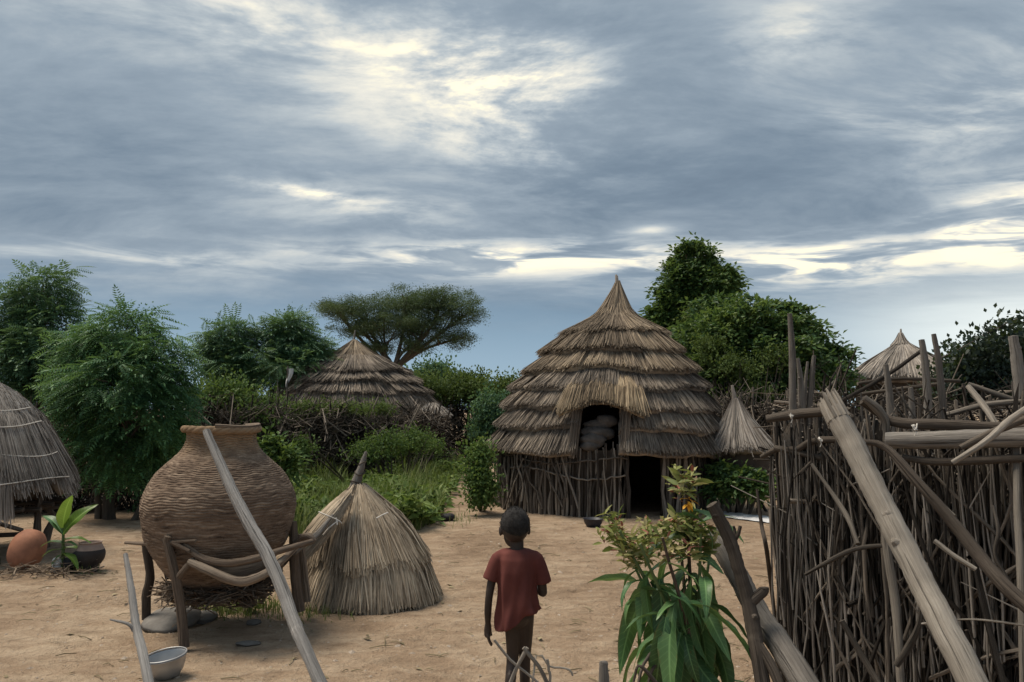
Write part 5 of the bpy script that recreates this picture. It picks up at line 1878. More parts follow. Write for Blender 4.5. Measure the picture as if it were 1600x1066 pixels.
    for _ in range(900):
        y = 2.8 + 9.0 * rng.random() ** 1.2
        x = rng.uniform(-0.7, 0.6) * y
        z = gz(x, y) + 0.006
        a = rng.uniform(0, 6.283)
        L = rng.uniform(0.02, 0.09)
        d = Vector((math.cos(a), math.sin(a), 0)) * L
        p = Vector((x, y, z))
        if rng.random() < 0.5:
            mb.tube([p - d, p + Vector((rng.normal(0, 0.006), rng.normal(0, 0.006), 0.008)), p + d], [0.003, 0.0035, 0.002], 4, cap=False)
        else:
            s = Vector((-d.y, d.x, 0)) * rng.uniform(0.25, 0.5)
            mb.add([p - d * 0.5, p + s * 0.5 + Vector((0, 0, 0.008)), p + d * 0.5, p - s * 0.5 + Vector((0, 0, 0.004))], [(0, 1, 2, 3)])
    tag(mb.build('litter', 'dry_grass'), 'dry straw, chips and dead leaves scattered over the sand', 'litter', kind='stuff')


mat_plain('pebble', (0.22, 0.17, 0.125), (0.46, 0.39, 0.32), 40.0, 0.9, 0.0)
weed_patch()

# ------------------------------------------------------------------ pots, bowl, stones and odds and ends


def pots():
    rng = np.random.default_rng(101)
    b = gnd(29, 902)
    mb = MB()
    # lies tipped on its side, mouth turned away
    mb.lathe(lathe_prof([(0.012, 0.0), (0.085, 0.010), (0.143, 0.075), (0.166, 0.185), (0.152, 0.285), (0.10, 0.362), (0.05, 0.385), (0.008, 0.392)], 30), 40, (0, 0, 0), 0.004)
    V = np.concatenate(mb.v)
    Rm = np.array(Matrix.Rotation(R(-24), 3, 'X') @ Matrix.Rotation(R(8), 3, 'Y'))
    mb.v = [V @ Rm.T + np.array([b.x, b.y, 0])]
    mb.v[0][:, 2] += b.z - mb.v[0][:, 2].min() - 0.006
    o = mb.build('clay_jar', 'terracotta', origin=b)
    tag(o, 'round orange clay jar under the raised store at the left', 'jar')
    b = gnd(139, 903)
    g = thing('clay_pot', b, 'soot black clay pot with a dusty pale lip, next to the green plant', 'pot')
    mb = MB()
    mb.lathe(lathe_prof([(0.02, -0.004), (0.085, 0.0), (0.088, 0.04), (0.10, 0.07), (0.13, 0.12), (0.138, 0.175), (0.128, 0.215)], 30), 40, (b.x, b.y, b.z), 0.003)
    body = mb.build('body', 'black_clay', g)
    mb = MB()
    mb.lathe(lathe_prof([(0.128, 0.213), (0.110, 0.250), (0.100, 0.270), (0.108, 0.285), (0.098, 0.287), (0.088, 0.262), (0.05, 0.25), (0.01, 0.248)], 24), 40, (b.x, b.y, b.z), 0.003)
    mb.build('lip', 'clay_rim', g)
    # bowl
    b = gnd(262, 1058)
    g = thing('metal_bowl', b, 'dull aluminium bowl on the sand beside the thin stick', 'bowl')
    mb = MB()
    out = [(0.01, 0.0), (0.055, 0.002), (0.072, 0.008), (0.098, 0.045), (0.113, 0.085), (0.121, 0.122), (0.126, 0.127), (0.122, 0.130)]
    inn = [(0.117, 0.122), (0.108, 0.086), (0.092, 0.046), (0.066, 0.013), (0.01, 0.009)]
    mb.lathe(out + inn, 48, (0, 0, 0))
    V = np.concatenate(mb.v)
    Rm = np.array(Matrix.Rotation(R(5), 3, 'X') @ Matrix.Rotation(R(-6), 3, 'Y'))
    mb.v = [V @ Rm.T + np.array([b.x, b.y, 0])]
    mb.v[0][:, 2] += b.z - mb.v[0][:, 2].min() - 0.002
    mb.build('shell', 'aluminium', g)
    mb = MB()
    zr = max(v[2] for v in np.zeros((1, 3)))
    rim = [Vector((0.123 * math.cos(a), 0.123 * math.sin(a), 0.128)) for a in np.linspace(0, 2 * math.pi, 41)]
    M3 = Matrix.Rotation(R(5), 3, 'X') @ Matrix.Rotation(R(-6), 3, 'Y')
    lift = b.z + 0.0105
    mb.tube([M3 @ q + Vector((b.x, b.y, lift)) for q in rim], 0.0042, 6, cap=False)
    mb.build('rolled_rim', 'aluminium', g)
    # grinding stones

    def slab(name, px, py, rx, ry, h, seed, label, tilt=0.0):
        b = gnd(px, py)
        mb = MB()
        prof = [(0.0, h), (0.45, h * 1.0), (0.78, h * 0.88), (0.95, h * 0.62), (1.0, h * 0.35), (0.93, 0.02), (0.85, -0.02)]
        seg = 44
        G = np.zeros((len(prof), seg, 3))
        for i, (q, z) in enumerate(prof):
            for j in range(seg):
                a = 2 * math.pi * j / seg
                f = 1 + 0.17 * mnoise.noise(Vector((math.cos(a) * 1.3, math.sin(a) * 1.3, seed))) + 0.06 * mnoise.noise(Vector((math.cos(a) * 4, math.sin(a) * 4, seed + z * 6)))
                x, y = math.cos(a) * rx * q * f, math.sin(a) * ry * q * f
                G[i, j] = (b.x + x, b.y + y, b.z + z + (tilt * y if z > 0.02 else 0) + 0.006 * mnoise.noise(Vector((x * 9, y * 9, seed))))
        mb.grid(G, None, True)
        o = mb.build(name, 'stone', origin=b)
        return tag(o, label, 'stone')
    slab('grindstone', 268, 976, 0.215, 0.26, 0.085, 3.0, 'broad flat grey grindstone under the woven basket', 0.10)
    slab('rock', 320, 968, 0.10, 0.13, 0.055, 8.0, 'smaller flat pale stone behind the broad grindstone')
    slab('flat_stone', 396, 975, 0.055, 0.06, 0.02, 11.0, 'small whitish flat stone on the sand right of the grindstone')
    slab('flat_stone', 388, 1008, 0.085, 0.05, 0.022, 15.0, 'thin brownish slab on the sand in front of the basket')
    # rags by the plant
    b = gnd(105, 905)
    mb = MB()
    blob_mesh(mb, b, [((0.03, 0.0, 0.10), (0.075, 0.05, 0.06)), ((0.10, 0.0, 0.17), (0.075, 0.04, 0.045)), ((0.0, 0.02, 0.05), (0.07, 0.06, 0.06))], 0.12)
    tag(mb.build('black_rag', 'black_cloth', origin=b), 'crumpled black rag between the green plant and the dark pot', 'rag')
    b = gnd(90, 905)
    mb = MB()
    blob_mesh(mb, b, [((0.0, -0.02, 0.11), (0.045, 0.04, 0.045)), ((-0.01, -0.01, 0.05), (0.05, 0.045, 0.055))], 0.14)
    tag(mb.build('white_rag', 'white_cloth', origin=b), 'small crumpled whitish rag below the green plant at left', 'rag')
    # brushwood at the foot of the plant
    b = gnd(70, 910)
    mb = MB()
    twigs(mb, 90, lambda i: (b.x + rng.normal(0, 0.32), b.y + rng.normal(0, 0.10), b.z + abs(rng.normal(0, 0.04))), 0.32, 0.006, rng, up=0.25)
    tag(mb.build('firewood', 'stand_wood', origin=b), 'scatter of thin dry firewood twigs on the ground between jar and pot', 'firewood', kind='stuff')
    # basin at the hut wall
    b = gnd(927, 822)
    mb = MB()
    mb.lathe([(0.01, 0.0), (0.09, 0.0), (0.125, 0.05), (0.145, 0.11), (0.152, 0.113), (0.138, 0.108), (0.115, 0.05), (0.01, 0.02)], 36, tuple(b))
    tag(mb.build('basin', 'dark_basin', origin=b), 'small dark basin on the ground by the tall hut wall', 'basin')
    # white sheet on the ground, right
    b = gnd(1168, 810)
    mb = MB()
    G = np.zeros((14, 24, 3))
    for i in range(14):
        for j in range(24):
            u, v = j / 23 - 0.5, i / 13 - 0.5
            x = b.x + u * 0.62 + 0.08 * v + 0.02 * math.sin(v * 9)
            y = b.y + v * 0.85 - 0.5 * u
            G[i, j] = (x, y, gz(x, y) + 0.012 + 0.028 * abs(mnoise.noise(Vector((x * 6, y * 6, 1)))))
    mb.grid(G)
    G2 = G.copy()
    G2[..., 2] -= 0.006
    mb.grid(G2[:, ::-1])
    tag(mb.build('ground_sheet', 'white_cloth', origin=b), 'white cloth sheet spread on the sand right of the tall hut', 'cloth')
    # stick and rubbish at the edge of the weeds
    b = gnd(700, 812)
    mb = MB()
    blob_mesh(mb, b, [((0.0, 0, 0.05), (0.10, 0.07, 0.06)), ((-0.10, 0.02, 0.03), (0.09, 0.06, 0.04))], 0.12)
    tag(mb.build('black_plastic', 'black_cloth', origin=b), 'scrap of black plastic lying at the edge of the weeds', 'scrap')
    # distant odds and ends
    b = ground_at(452, 21.5)
    g = thing('white_banner', b, 'white cloth hanging on a stake before the bushy trees', 'cloth')
    c = pt(452, 590, 21.5)
    mb = MB()
    mb.tube([(b.x - 0.09, b.y, 0), (b.x - 0.09, b.y, c.z + 0.30)], 0.02, 6)
    mb.build('stake', 'grey_wood', g)
    mb = MB()
    rows = []
    for i, t in enumerate(np.linspace(0, 1, 9)):
        w = 0.16 * (1 - t) ** 0.7 + 0.02
        rows.append([(c.x - 0.08 + w * u + 0.02 * math.sin(t * 6), c.y + 0.03 * math.sin(u * 7 + t * 3), c.z + 0.24 - 0.50 * t) for u in np.linspace(0, 1, 7)])
    mb.grid(np.array(rows))
    mb.grid((np.array(rows) + np.array([0, 0.012, 0]))[:, ::-1])
    mb.build('cloth', 'white_cloth', g)
    b = ground_at(380, 28.0)
    c = pt(380, 590, 28.0)
    g = thing('distant_hut', b, 'tiny grey domed roof between the trees beyond the left fence', 'hut')
    mb = MB()
    mb.lathe([(0.01, c.z + 0.45), (0.22, c.z + 0.38), (0.40, c.z + 0.16), (0.46, c.z - 0.2)], 24, (b.x, b.y, 0))
    mb.build('roof', 'far_roof', g)
    mb = MB()
    mb.lathe([(0.40, -0.05), (0.40, c.z - 0.15)], 24, (b.x, b.y, 0))
    mb.build('wall', 'mud', g)


pots()

# ------------------------------------------------------------------ plants with large leaves
LEAFS = {}


def leaf_mesh(kind, mat, L=1.0, W=0.22, droop=0.5, fold=0.25, wavy=0.03, seed=0):
    key = (kind, mat, seed)
    if key in LEAFS:
        return LEAFS[key]
    rng = np.random.default_rng(500 + seed)
    nu, nv = 13, 7
    G = np.zeros((nu, nv, 3))
    UV = np.zeros((nu, nv, 3))
    ang, x, z = 0.0, 0.0, 0.0
    ph = rng.uniform(0, 6)
    for i in range(nu):
        t = i / (nu - 1)
        w = W * (math.sin(math.pi * min(1, t * 0.97 + 0.03) ** 0.8) ** 0.85) * 0.5 + 0.004
        if i:
            a = -droop * (t - 0.5 / (nu - 1)) * 2
            x += L / (nu - 1) * math.cos(a)
            z += L / (nu - 1) * math.sin(a)
        for j in range(nv):
            v = (j / (nv - 1) - 0.5) * 2
            UV[i, j] = (t, v, 1)
            G[i, j] = (x, v * w, z + fold * abs(v) * w + wavy * W * math.sin(t * 14 + ph + v) * abs(v))
    mb = MB()
    mb.grid(G, UV)
    me = mb.mesh('leaf')
    me.materials.append(M[mat])
    LEAFS[key] = me
    return me


def leaf_at(parent, me, base, direction, size, width=1.0, roll=0.0, name='leaf'):
    d = Vector(direction).normalized()
    up = Vector((0, 0, 1))
    y = up.cross(d)
    if y.length < 1e-3:
        y = Vector((0, 1, 0))
    y.normalize()
    z = d.cross(y)
    m = Matrix((d, y, z)).transposed() @ Matrix.Rotation(roll, 3, 'X')
    return place(name, me, parent, base, quat=m.to_quaternion(), scale=(size, size * width, size))


def flowering_plant():
    rng = np.random.default_rng(111)
    Y = 3.15
    root = Vector((pt(1085, 1000, Y).x, Y, gz(1085, Y)))
    g = thing('flowering_plant', root, 'tall plant with pale green flower clusters and long drooping leaves, before the fence', 'plant')
    tips = [((1072, 760), 0.0), ((968, 830), -0.1), ((1000, 850), -0.2), ((1060, 815), 0.1), ((1095, 835), -0.1), ((955, 810), 0.05), ((1035, 840), -0.25), ((985, 870), 0.15), ((1110, 860), 0.1)]
    ends = []
    for i, ((px, py), dy) in enumerate(tips):
        tip = pt(px, py, Y + dy)
        mid = root.lerp(tip, 0.55) + Vector(((pt(1080, 900, Y).x - root.lerp(tip, 0.55).x) * 0.65, 0, 0.05))
        P = smooth_path([root + Vector(rng.normal(0, 0.03, 3)) * Vector((1, 1, 0)).length * 0.5, mid, tip], 12)
        mb = MB()
        mb.tube(P, np.linspace(0.013, 0.005, 12), 7)
        mb.build('stem', 'stem_green' if i % 3 else 'stand_wood', g)
        ends.append((P, tip))
    # long leaves hang from the lower stems, shorter ones near the heads
    kinds = [leaf_mesh('lance', 'leaf_lance', 1.0, 0.185, dr, 0.45, 0.10, s) for s, dr in enumerate((0.35, 0.6, 0.85, 1.05))]
    for i in range(105):
        P, tip = ends[int(rng.integers(0, len(ends)))]
        k_ = rng.uniform(0.42, 0.93)
        p = P[int(k_ * 11)]
        p = p + Vector(rng.normal(0, 0.012, 3))
        a = rng.uniform(0, 6.283)
        if k_ < 0.8:
            d = Vector((math.cos(a), math.sin(a), rng.uniform(-1.9, -0.2)))
            sz = rng.uniform(0.24, 0.40)
        else:
            d = Vector((math.cos(a), math.sin(a), rng.uniform(-0.4, 0.45)))
            sz = rng.uniform(0.16, 0.27)
        leaf_at(g, kinds[int(rng.integers(0, 4))], p, d, sz, rng.uniform(0.8, 1.15), rng.normal(0, 0.5))
    # the leaves that stand out in the photograph
    for (p0, p1, Yd, W, dr) in (((1085, 905), (1170, 1010), -0.05, 1.1, 1), ((1090, 880), (1130, 940), 0.05, 1.2, 0), ((1010, 900), (1005, 975), -0.1, 1.1, 0), ((1030, 905), (1045, 1060), -0.12, 1.0, 0),
                                ((1080, 905), (1068, 1030), -0.15, 1.1, 0), ((1040, 880), (940, 925), 0.05, 1.0, 3), ((1075, 890), (1010, 895), -0.1, 0.9, 1), ((1100, 960), (1172, 1060), 0.0, 1.2, 0),
                                ((1020, 960), (1012, 1075), 0.0, 1.2, 0), ((1060, 960), (1100, 1085), -0.1, 1.1, 0), ((1085, 830), (1135, 775), 0.05, 0.9, 1), ((1110, 985), (1160, 1075), -0.05, 1.2, 0), ((1005, 905), (1003, 985), 0.08, 1.3, 0), ((1045, 960), (1030, 1085), -0.15, 1.2, 0),
                                ((1060, 880), (1105, 850), 0.0, 1.0, 1), ((1000, 890), (950, 912), 0.0, 0.9, 2), ((1090, 960), (1130, 1085), -0.12, 1.1, 0), ((1075, 905), (1030, 1000), -0.1, 1.1, 0)):
        a, b = pt(*p0, Y + Yd), pt(*p1, Y + Yd + 0.05)
        leaf_at(g, kinds[dr], a, (b - a) + Vector((0, 0, 0.10 * (dr > 0) * (b - a).length)), (b - a).length * 1.08, W, rng.normal(0, 0.4))
    # bract heads: tufts of narrow pale bracts
    BRACT = (np.array([(0, 0, 0), (0.35, 0.17, 0.05), (0.7, 0.13, 0.0), (1.0, 0, -0.12), (0.7, -0.13, 0.0), (0.35, -0.17, 0.05), (0.4, 0, -0.03), (0.72, 0, -0.06)]), np.array([(0, 6, 1), (1, 6, 7), (1, 7, 2), (2, 7, 3), (0, 5, 6), (5, 4, 7), (5, 7, 6), (4, 3, 7)]))
    orange = leaf_mesh('bract', 'petal_orange', 1.0, 0.45, 0.3, 0.3, 0.05, 11)
    heads = [(1072, 752, 0.0, 30, 1.25), (1062, 770, 0.02, 16, 1.0), (955, 810, 0.05, 18, 0.9), (966, 836, -0.05, 22, 1.0), (985, 862, -0.1, 26, 1.1), (1005, 845, -0.12, 20, 0.9), (1010, 822, 0.0, 16, 0.8),
             (1060, 820, 0.0, 26, 1.1), (975, 850, 0.02, 24, 1.1), (1000, 868, -0.06, 24, 1.0), (1018, 838, -0.05, 22, 1.0), (1048, 858, -0.05, 24, 1.0), (1075, 845, 0.04, 26, 1.1), (1092, 862, 0.0, 22, 1.1), (1015, 862, 0.06, 20, 1.0), (958, 826, 0.0, 18, 0.9), (1082, 812, 0.05, 20, 1.0), (1040, 822, 0.0, 18, 0.9), (1102, 836, 0.06, 18, 1.0), (1085, 830, -0.05, 26, 1.1), (1100, 848, 0.0, 18, 1.0), (1030, 850, -0.15, 18, 0.9), (945, 838, 0.1, 12, 0.8), (990, 880, 0.0, 16, 0.9), (1045, 838, 0.1, 16, 0.9), (1075, 862, -0.1, 16, 0.9)]
    for hi, (px, py, dy, n, s) in enumerate(heads):
        c = pt(px, py, Y + dy)
        buds = {'bract': MB(), 'petal_red': MB()}
        for i in range(int(n * 2.0)):
            dd = Vector(rng.normal(0, 1, 3))
            dd.z = abs(dd.z) * 0.5 + rng.normal(0, 0.25)
            dd.normalize()
            bb = c + Vector(np.clip(rng.normal(0, 0.021, 3), -0.034, 0.034)) * s
            red = rng.random() < 0.17 or i < 2
            sz = rng.uniform(0.028, 0.060) * s * (0.65 if red else 1)
            yy = Vector((0, 0, 1)).cross(dd).normalized()
            m4 = (Matrix((dd, yy, dd.cross(yy))).transposed() @ Matrix.Rotation(rng.normal(0, 0.7), 3, 'X')).to_4x4() @ Matrix.Scale(sz, 4)
            m4.translation = bb
            buds['petal_red' if red else 'bract'].inst(BRACT[0], BRACT[1], np.array(m4)[None])
        h = buds['bract'].build('flower_head', 'bract', g)
        tag(buds['petal_red'].build('petals', 'petal_red', h), kind='stuff')
    c = pt(1077, 782, Y - 0.03)
    h = thing_part('orange_flower', c, g)
    for i in range(9):
        leaf_at(h, orange, c + Vector(rng.normal(0, 0.006, 3)), (rng.normal(0.3, 0.8), -0.4 + rng.normal(0, 0.4), rng.normal(0, 0.5)), 0.036, 1.0, 0.0, 'petal')
    # bare dark twigs at its foot
    for pix in ([(1035, 1080, 2.9), (1000, 1040, 2.9), (990, 1066, 2.9)], [(1060, 985, 3.0), (1010, 1030, 2.95), (992, 1090, 2.9)], [(1050, 1010, 3.0), (1020, 1045, 2.95), (1010, 1085, 2.9)]):
        mb = MB()
        mb.tube(smooth_path([pt(*q) for q in pix], 8), np.linspace(0.008, 0.004, 8), 6)
        mb.build('twig', 'dark_wood', g)


def thing_part(name, loc, parent):
    o = bpy.data.objects.new(name, None)
    o.empty_display_size = 0.05
    COL.objects.link(o)
    o.parent = parent
    o.location = Vector(loc) - root_loc(parent)
    return o


mat_plain('stem_green', (0.06, 0.10, 0.035), (0.11, 0.15, 0.055), 12.0, 0.6, 0.1)
flowering_plant()


def yard_plant():
    rng = np.random.default_rng(121)
    b = gnd(98, 905)
    g = thing('broad_leaf_plant', b, 'young broad leaved green plant growing beside the orange clay jar', 'plant')
    top = pt(99, 815, b.y)
    mb = MB()
    mb.tube(smooth_path([b - Vector((0, 0, 0.02)), b.lerp(top, 0.5), top], 8), np.linspace(0.022, 0.010, 8), 8)
    mb.build('stem', 'stem_green', g)
    y_ = leaf_mesh('broad', 'leaf_young', 1.0, 0.34, 0.35, 0.35, 0.05, 21)
    y2 = leaf_mesh('broad', 'leaf_young', 1.0, 0.30, 0.6, 0.35, 0.05, 22)
    dk = leaf_mesh('broad', 'leaf_lance', 1.0, 0.30, 0.6, 0.35, 0.05, 23)
    for (p0, p1, me, w, roll) in (((98, 835), (140, 788), y_, 1.1, 0.9), ((98, 825), (103, 770), y_, 1.0, 0.3), ((98, 845), (148, 838), y2, 0.8, 0.1), ((98, 850), (64, 842), dk, 0.9, -0.1), ((98, 835), (70, 792), dk, 0.9, -0.5),
                                  ((98, 858), (140, 855), y2, 0.8, 0.2), ((98, 860), (66, 860), dk, 0.8, 0.2), ((98, 850), (118, 845), dk, 1.0, 0.2), ((98, 866), (72, 885), dk, 0.9, 0), ((98, 866), (125, 876), y2, 0.9, 0), ((98, 838), (88, 800), dk, 1.0, 0.4), ((98, 870), (84, 898), dk, 1.0, 0)):
        a, c = pt(*p0, b.y - 0.02), pt(*p1, b.y + rng.uniform(-0.16, 0.10))
        dd = c - a
        leaf_at(g, me, a, dd + Vector((0, 0, 0.25 * dd.length)), dd.length * 1.1, w, roll)


yard_plant()


def near_twigs():
    """Dry twigs poking up at the bottom edge."""
    rng = np.random.default_rng(131)
    b = Vector((0.03, 2.45, gz(0.03, 2.45)))
    g = thing('dry_twigs', b, 'pale dry twigs poking up in front of the walking child', 'twigs')
    foot = b + Vector((0.01, 0, 0))
    for pix, r_ in (([(782, 1150, 2.45), (800, 1062, 2.45), (824, 1012, 2.45)], 0.006), ([(880, 1180, 2.45), (852, 1062, 2.45), (818, 1012, 2.45)], 0.006), ([(772, 1000, 2.45), (800, 1034, 2.45), (838, 1066, 2.45), (870, 1120, 2.45)], 0.004),
                    ([(856, 1110, 2.45), (857, 1045, 2.45), (855, 1030, 2.45)], 0.004), ([(832, 1058, 2.45), (862, 1044, 2.45), (888, 1046, 2.45), (895, 1056, 2.45)], 0.003)):
        mb = MB()
        P = [pt(*q) for q in pix]
        low = min(range(len(P)), key=lambda i: P[i].z)
        if low == 0:
            P = [foot.lerp(P[0], 0.0) + Vector(rng.normal(0, 0.02, 3))] + P
        else:
            P = P + [foot + Vector(rng.normal(0, 0.02, 3))]
        mb.tube(smooth_path(P, 14), r_, 6, wob=0.1, rng=rng)
        mb.build('twig', 'pale_wood', g)
    q = pt(942, 1046, 2.6)
    single('stub', [(942, 1044, 2.6), (944, 1075, 2.6), gpix(Vector((q.x + 0.01, 2.6, -0.02)))], [0.008, 0.017, 0.02], 'grey_wood', 'blunt top of a grey stake at the bottom edge', 'stake', 10, 8, 0.12)


near_twigs()

# ------------------------------------------------------------------ the child


def remeshed(mb, voxel, smooth_it, name):
    """One continuous skin over overlapping closed pieces."""
    me = mb.mesh(name)
    o = bpy.data.objects.new(name, me)
    COL.objects.link(o)
    r = o.modifiers.new('r', 'REMESH')
    r.mode = 'VOXEL'
    r.voxel_size = voxel
    s = o.modifiers.new('s', 'SMOOTH')
    s.factor = 0.5
    s.iterations = smooth_it
    dg = bpy.context.evaluated_depsgraph_get()
    out = bpy.data.meshes.new_from_object(o.evaluated_get(dg))
    bpy.data.objects.remove(o)
    out.polygons.foreach_set('use_smooth', np.ones(len(out.polygons), bool))
    return out


def ball(mb, c, r, seg=20):
    u = np.linspace(0.0, math.pi, seg // 2 + 1)
    u[0], u[-1] = 0.02, math.pi - 0.02
    th = np.linspace(0, 2 * math.pi, seg, endpoint=False)
    G = np.zeros((len(u), seg, 3))
    r = (r, r, r) if np.isscalar(r) else r
    G[..., 0] = c[0] + r[0] * np.sin(u)[:, None] * np.cos(th)
    G[..., 1] = c[1] + r[1] * np.sin(u)[:, None] * np.sin(th)
    G[..., 2] = c[2] + r[2] * np.cos(u)[:, None]
    mb.grid(G[::-1], None, True)
    for k_, row in ((0, G[0]), (1, G[-1])):
        n = len(row)
        tri = [(i, (i + 1) % n, n) if k_ == 0 else ((i + 1) % n, i, n) for i in range(n)]
        mb.add(np.vstack([row, row.mean(0)]), tri)


def limb_closed(mb, pts_, rad, n=14):
    P = smooth_path(pts_, n)
    rr = np.interp(np.linspace(0, 1, n), np.linspace(0, 1, len(rad)), rad)
    mb.tube(P, rr, 12)
    ball(mb, P[0], rr[0] * 0.99, 14)
    ball(mb, P[-1], rr[-1] * 0.99, 14)


def child():
    base = Vector((pt(808, 900, 4.4).x, 4.4, 0))
    base.z = gz(base.x, base.y)
    g = thing('person', base, 'small child in a loose dark red T-shirt walking away across the sand', 'person')
    mb = MB()
    # legs: left one pushing off behind, right one forward
    limb_closed(mb, [(-0.022, 0.0, 0.56), (-0.020, 0.02, 0.43), (-0.026, 0.025, 0.315), (-0.040, -0.045, 0.19), (-0.052, -0.10, 0.075)], [0.052, 0.042, 0.031, 0.029, 0.020])
    limb_closed(mb, [(0.040, 0.0, 0.56), (0.042, 0.045, 0.43), (0.042, 0.07, 0.315), (0.042, 0.085, 0.19), (0.040, 0.09, 0.060)], [0.052, 0.042, 0.031, 0.029, 0.020])
    ball(mb, (-0.038, -0.042, 0.22), (0.027, 0.031, 0.060))
    ball(mb, (0.042, 0.072, 0.22), (0.027, 0.031, 0.060))
    # feet
    limb_closed(mb, [(-0.052, -0.115, 0.062), (-0.055, -0.085, 0.038), (-0.060, -0.02, 0.018)], [0.026, 0.026, 0.017], 8)
    limb_closed(mb, [(0.040, 0.075, 0.024), (0.040, 0.12, 0.028), (0.046, 0.19, 0.016)], [0.024, 0.027, 0.017], 8)
    for f_, x0, y0, z0 in ((-1, -0.060, -0.012, 0.014), (1, 0.046, 0.195, 0.013)):
        for i in range(5):
            ball(mb, (x0 + (i - 2) * 0.0125, y0 + 0.008 - abs(i - 2) * 0.004, z0 - 0.002), (0.0075, 0.013, 0.009), 10)
    # trunk
    limb_closed(mb, [(0, 0, 0.57), (0, 0.012, 0.66), (0, 0.008, 0.76), (0, 0.0, 0.835)], [0.084, 0.078, 0.082, 0.060])
    limb_closed(mb, [(-0.092, 0.0, 0.852), (0, -0.004, 0.866), (0.092, 0.0, 0.852)], [0.026, 0.034, 0.026])
    limb_closed(mb, [(0, 0.0, 0.85), (0, 0.006, 0.905), (-0.004, 0.014, 0.955)], [0.046, 0.036, 0.040], 8)
    # arms
    limb_closed(mb, [(-0.104, 0.0, 0.845), (-0.135, -0.005, 0.74), (-0.150, -0.012, 0.655), (-0.156, 0.0, 0.575), (-0.156, 0.022, 0.505)], [0.026, 0.024, 0.0205, 0.0205, 0.015])
    limb_closed(mb, [(0.104, 0.0, 0.845), (0.128, 0.0, 0.75), (0.138, 0.012, 0.675)], [0.028, 0.027, 0.0245])
    limb_closed(mb, [(0.138, 0.012, 0.675), (0.115, 0.085, 0.675), (0.07, 0.145, 0.70)], [0.0245, 0.024, 0.0175])
    # left hand: palm, four unequal curled fingers, thumb
    limb_closed(mb, [(-0.156, 0.024, 0.505), (-0.157, 0.030, 0.475), (-0.158, 0.034, 0.450)], [0.0175, 0.021, 0.020], 8)
    ball(mb, (-0.158, 0.034, 0.462), (0.013, 0.026, 0.030))
    for i, ln in enumerate((0.046, 0.053, 0.049, 0.038)):
        y0 = 0.054 - i * 0.0145
        k1 = (-0.158 + 0.002 * i, y0, 0.440)
        k2 = (-0.153 + 0.002 * i, y0 + 0.003, 0.440 - ln * 0.5)
        k3 = (-0.141 + 0.002 * i, y0 + 0.004, 0.440 - ln * 0.95)
        limb_closed(mb, [(-0.158, y0 * 0.8 + 0.008, 0.456), k1, k2, k3], [0.0085, 0.0082, 0.0075, 0.0062], 9)
    limb_closed(mb, [(-0.154, 0.046, 0.485), (-0.146, 0.062, 0.462), (-0.139, 0.064, 0.438)], [0.0095, 0.0085, 0.0068], 8)
    # right hand, closed against the chest
    ball(mb, (0.058, 0.158, 0.707), (0.026, 0.020, 0.024))
    for i, ln in enumerate((0.040, 0.046, 0.043, 0.034)):
        z0 = 0.725 - i * 0.0135
        limb_closed(mb, [(0.052, 0.166, z0), (0.030, 0.172, z0), (0.020, 0.160, z0), (0.032, 0.148, z0)], [0.0084, 0.0082, 0.0078, 0.007], 9)
    limb_closed(mb, [(0.064, 0.160, 0.728), (0.046, 0.158, 0.744), (0.030, 0.158, 0.742)], [0.0092, 0.0085, 0.007], 8)
    # head, facing away and a little to the left
    H = []
    hb = MB()
    ball(hb, (0, -0.008, 0.118), (0.077, 0.092, 0.092), 28)
    ball(hb, (0, 0.034, 0.060), (0.056, 0.056, 0.066), 24)
    ball(hb, (0, 0.056, 0.028), (0.034, 0.030, 0.026), 18)       # chin
    ball(hb, (0, 0.092, 0.078), (0.013, 0.016, 0.013), 12)       # nose
    limb_closed(hb, [(0, 0.080, 0.112), (0, 0.088, 0.080)], [0.009, 0.011], 6)
    for s_ in (-1, 1):
        ball(hb, (s_ * 0.078, 0.008, 0.088), (0.010, 0.019, 0.027), 14)   # ear
        ball(hb, (s_ * 0.030, 0.078, 0.108), (0.016, 0.010, 0.010), 12)   # eye
        ball(hb, (s_ * 0.036, 0.068, 0.074), (0.020, 0.018, 0.018), 12)   # cheek
        ball(hb, (s_ * 0.026, 0.078, 0.126), (0.022, 0.009, 0.007), 12)   # brow
    ball(hb, (0, 0.084, 0.050), (0.022, 0.012, 0.008), 12)                # lips
    ball(hb, (0, 0.082, 0.040), (0.019, 0.012, 0.008), 12)
    rot = Matrix.Rotation(R(12), 3, 'Z') @ Matrix.Rotation(R(-4), 3, 'X')
    off = Vector((-0.010, 0.012, 0.912))
    V = np.concatenate(hb.v) @ np.array(rot).T + np.array(tuple(off))
    k_ = 0
    mb.add(V, np.concatenate(hb.f4))
    mb.add(V, np.concatenate(hb.f3))
    me = remeshed(mb, 0.0042, 4, 'body')
    me.materials.append(M['skin'])
    o = bpy.data.objects.new('body', me)
    COL.objects.link(o)
    o.parent = g
    # close-cropped hair
    mb = MB()
    G = []
    seg, rows = 44, 20
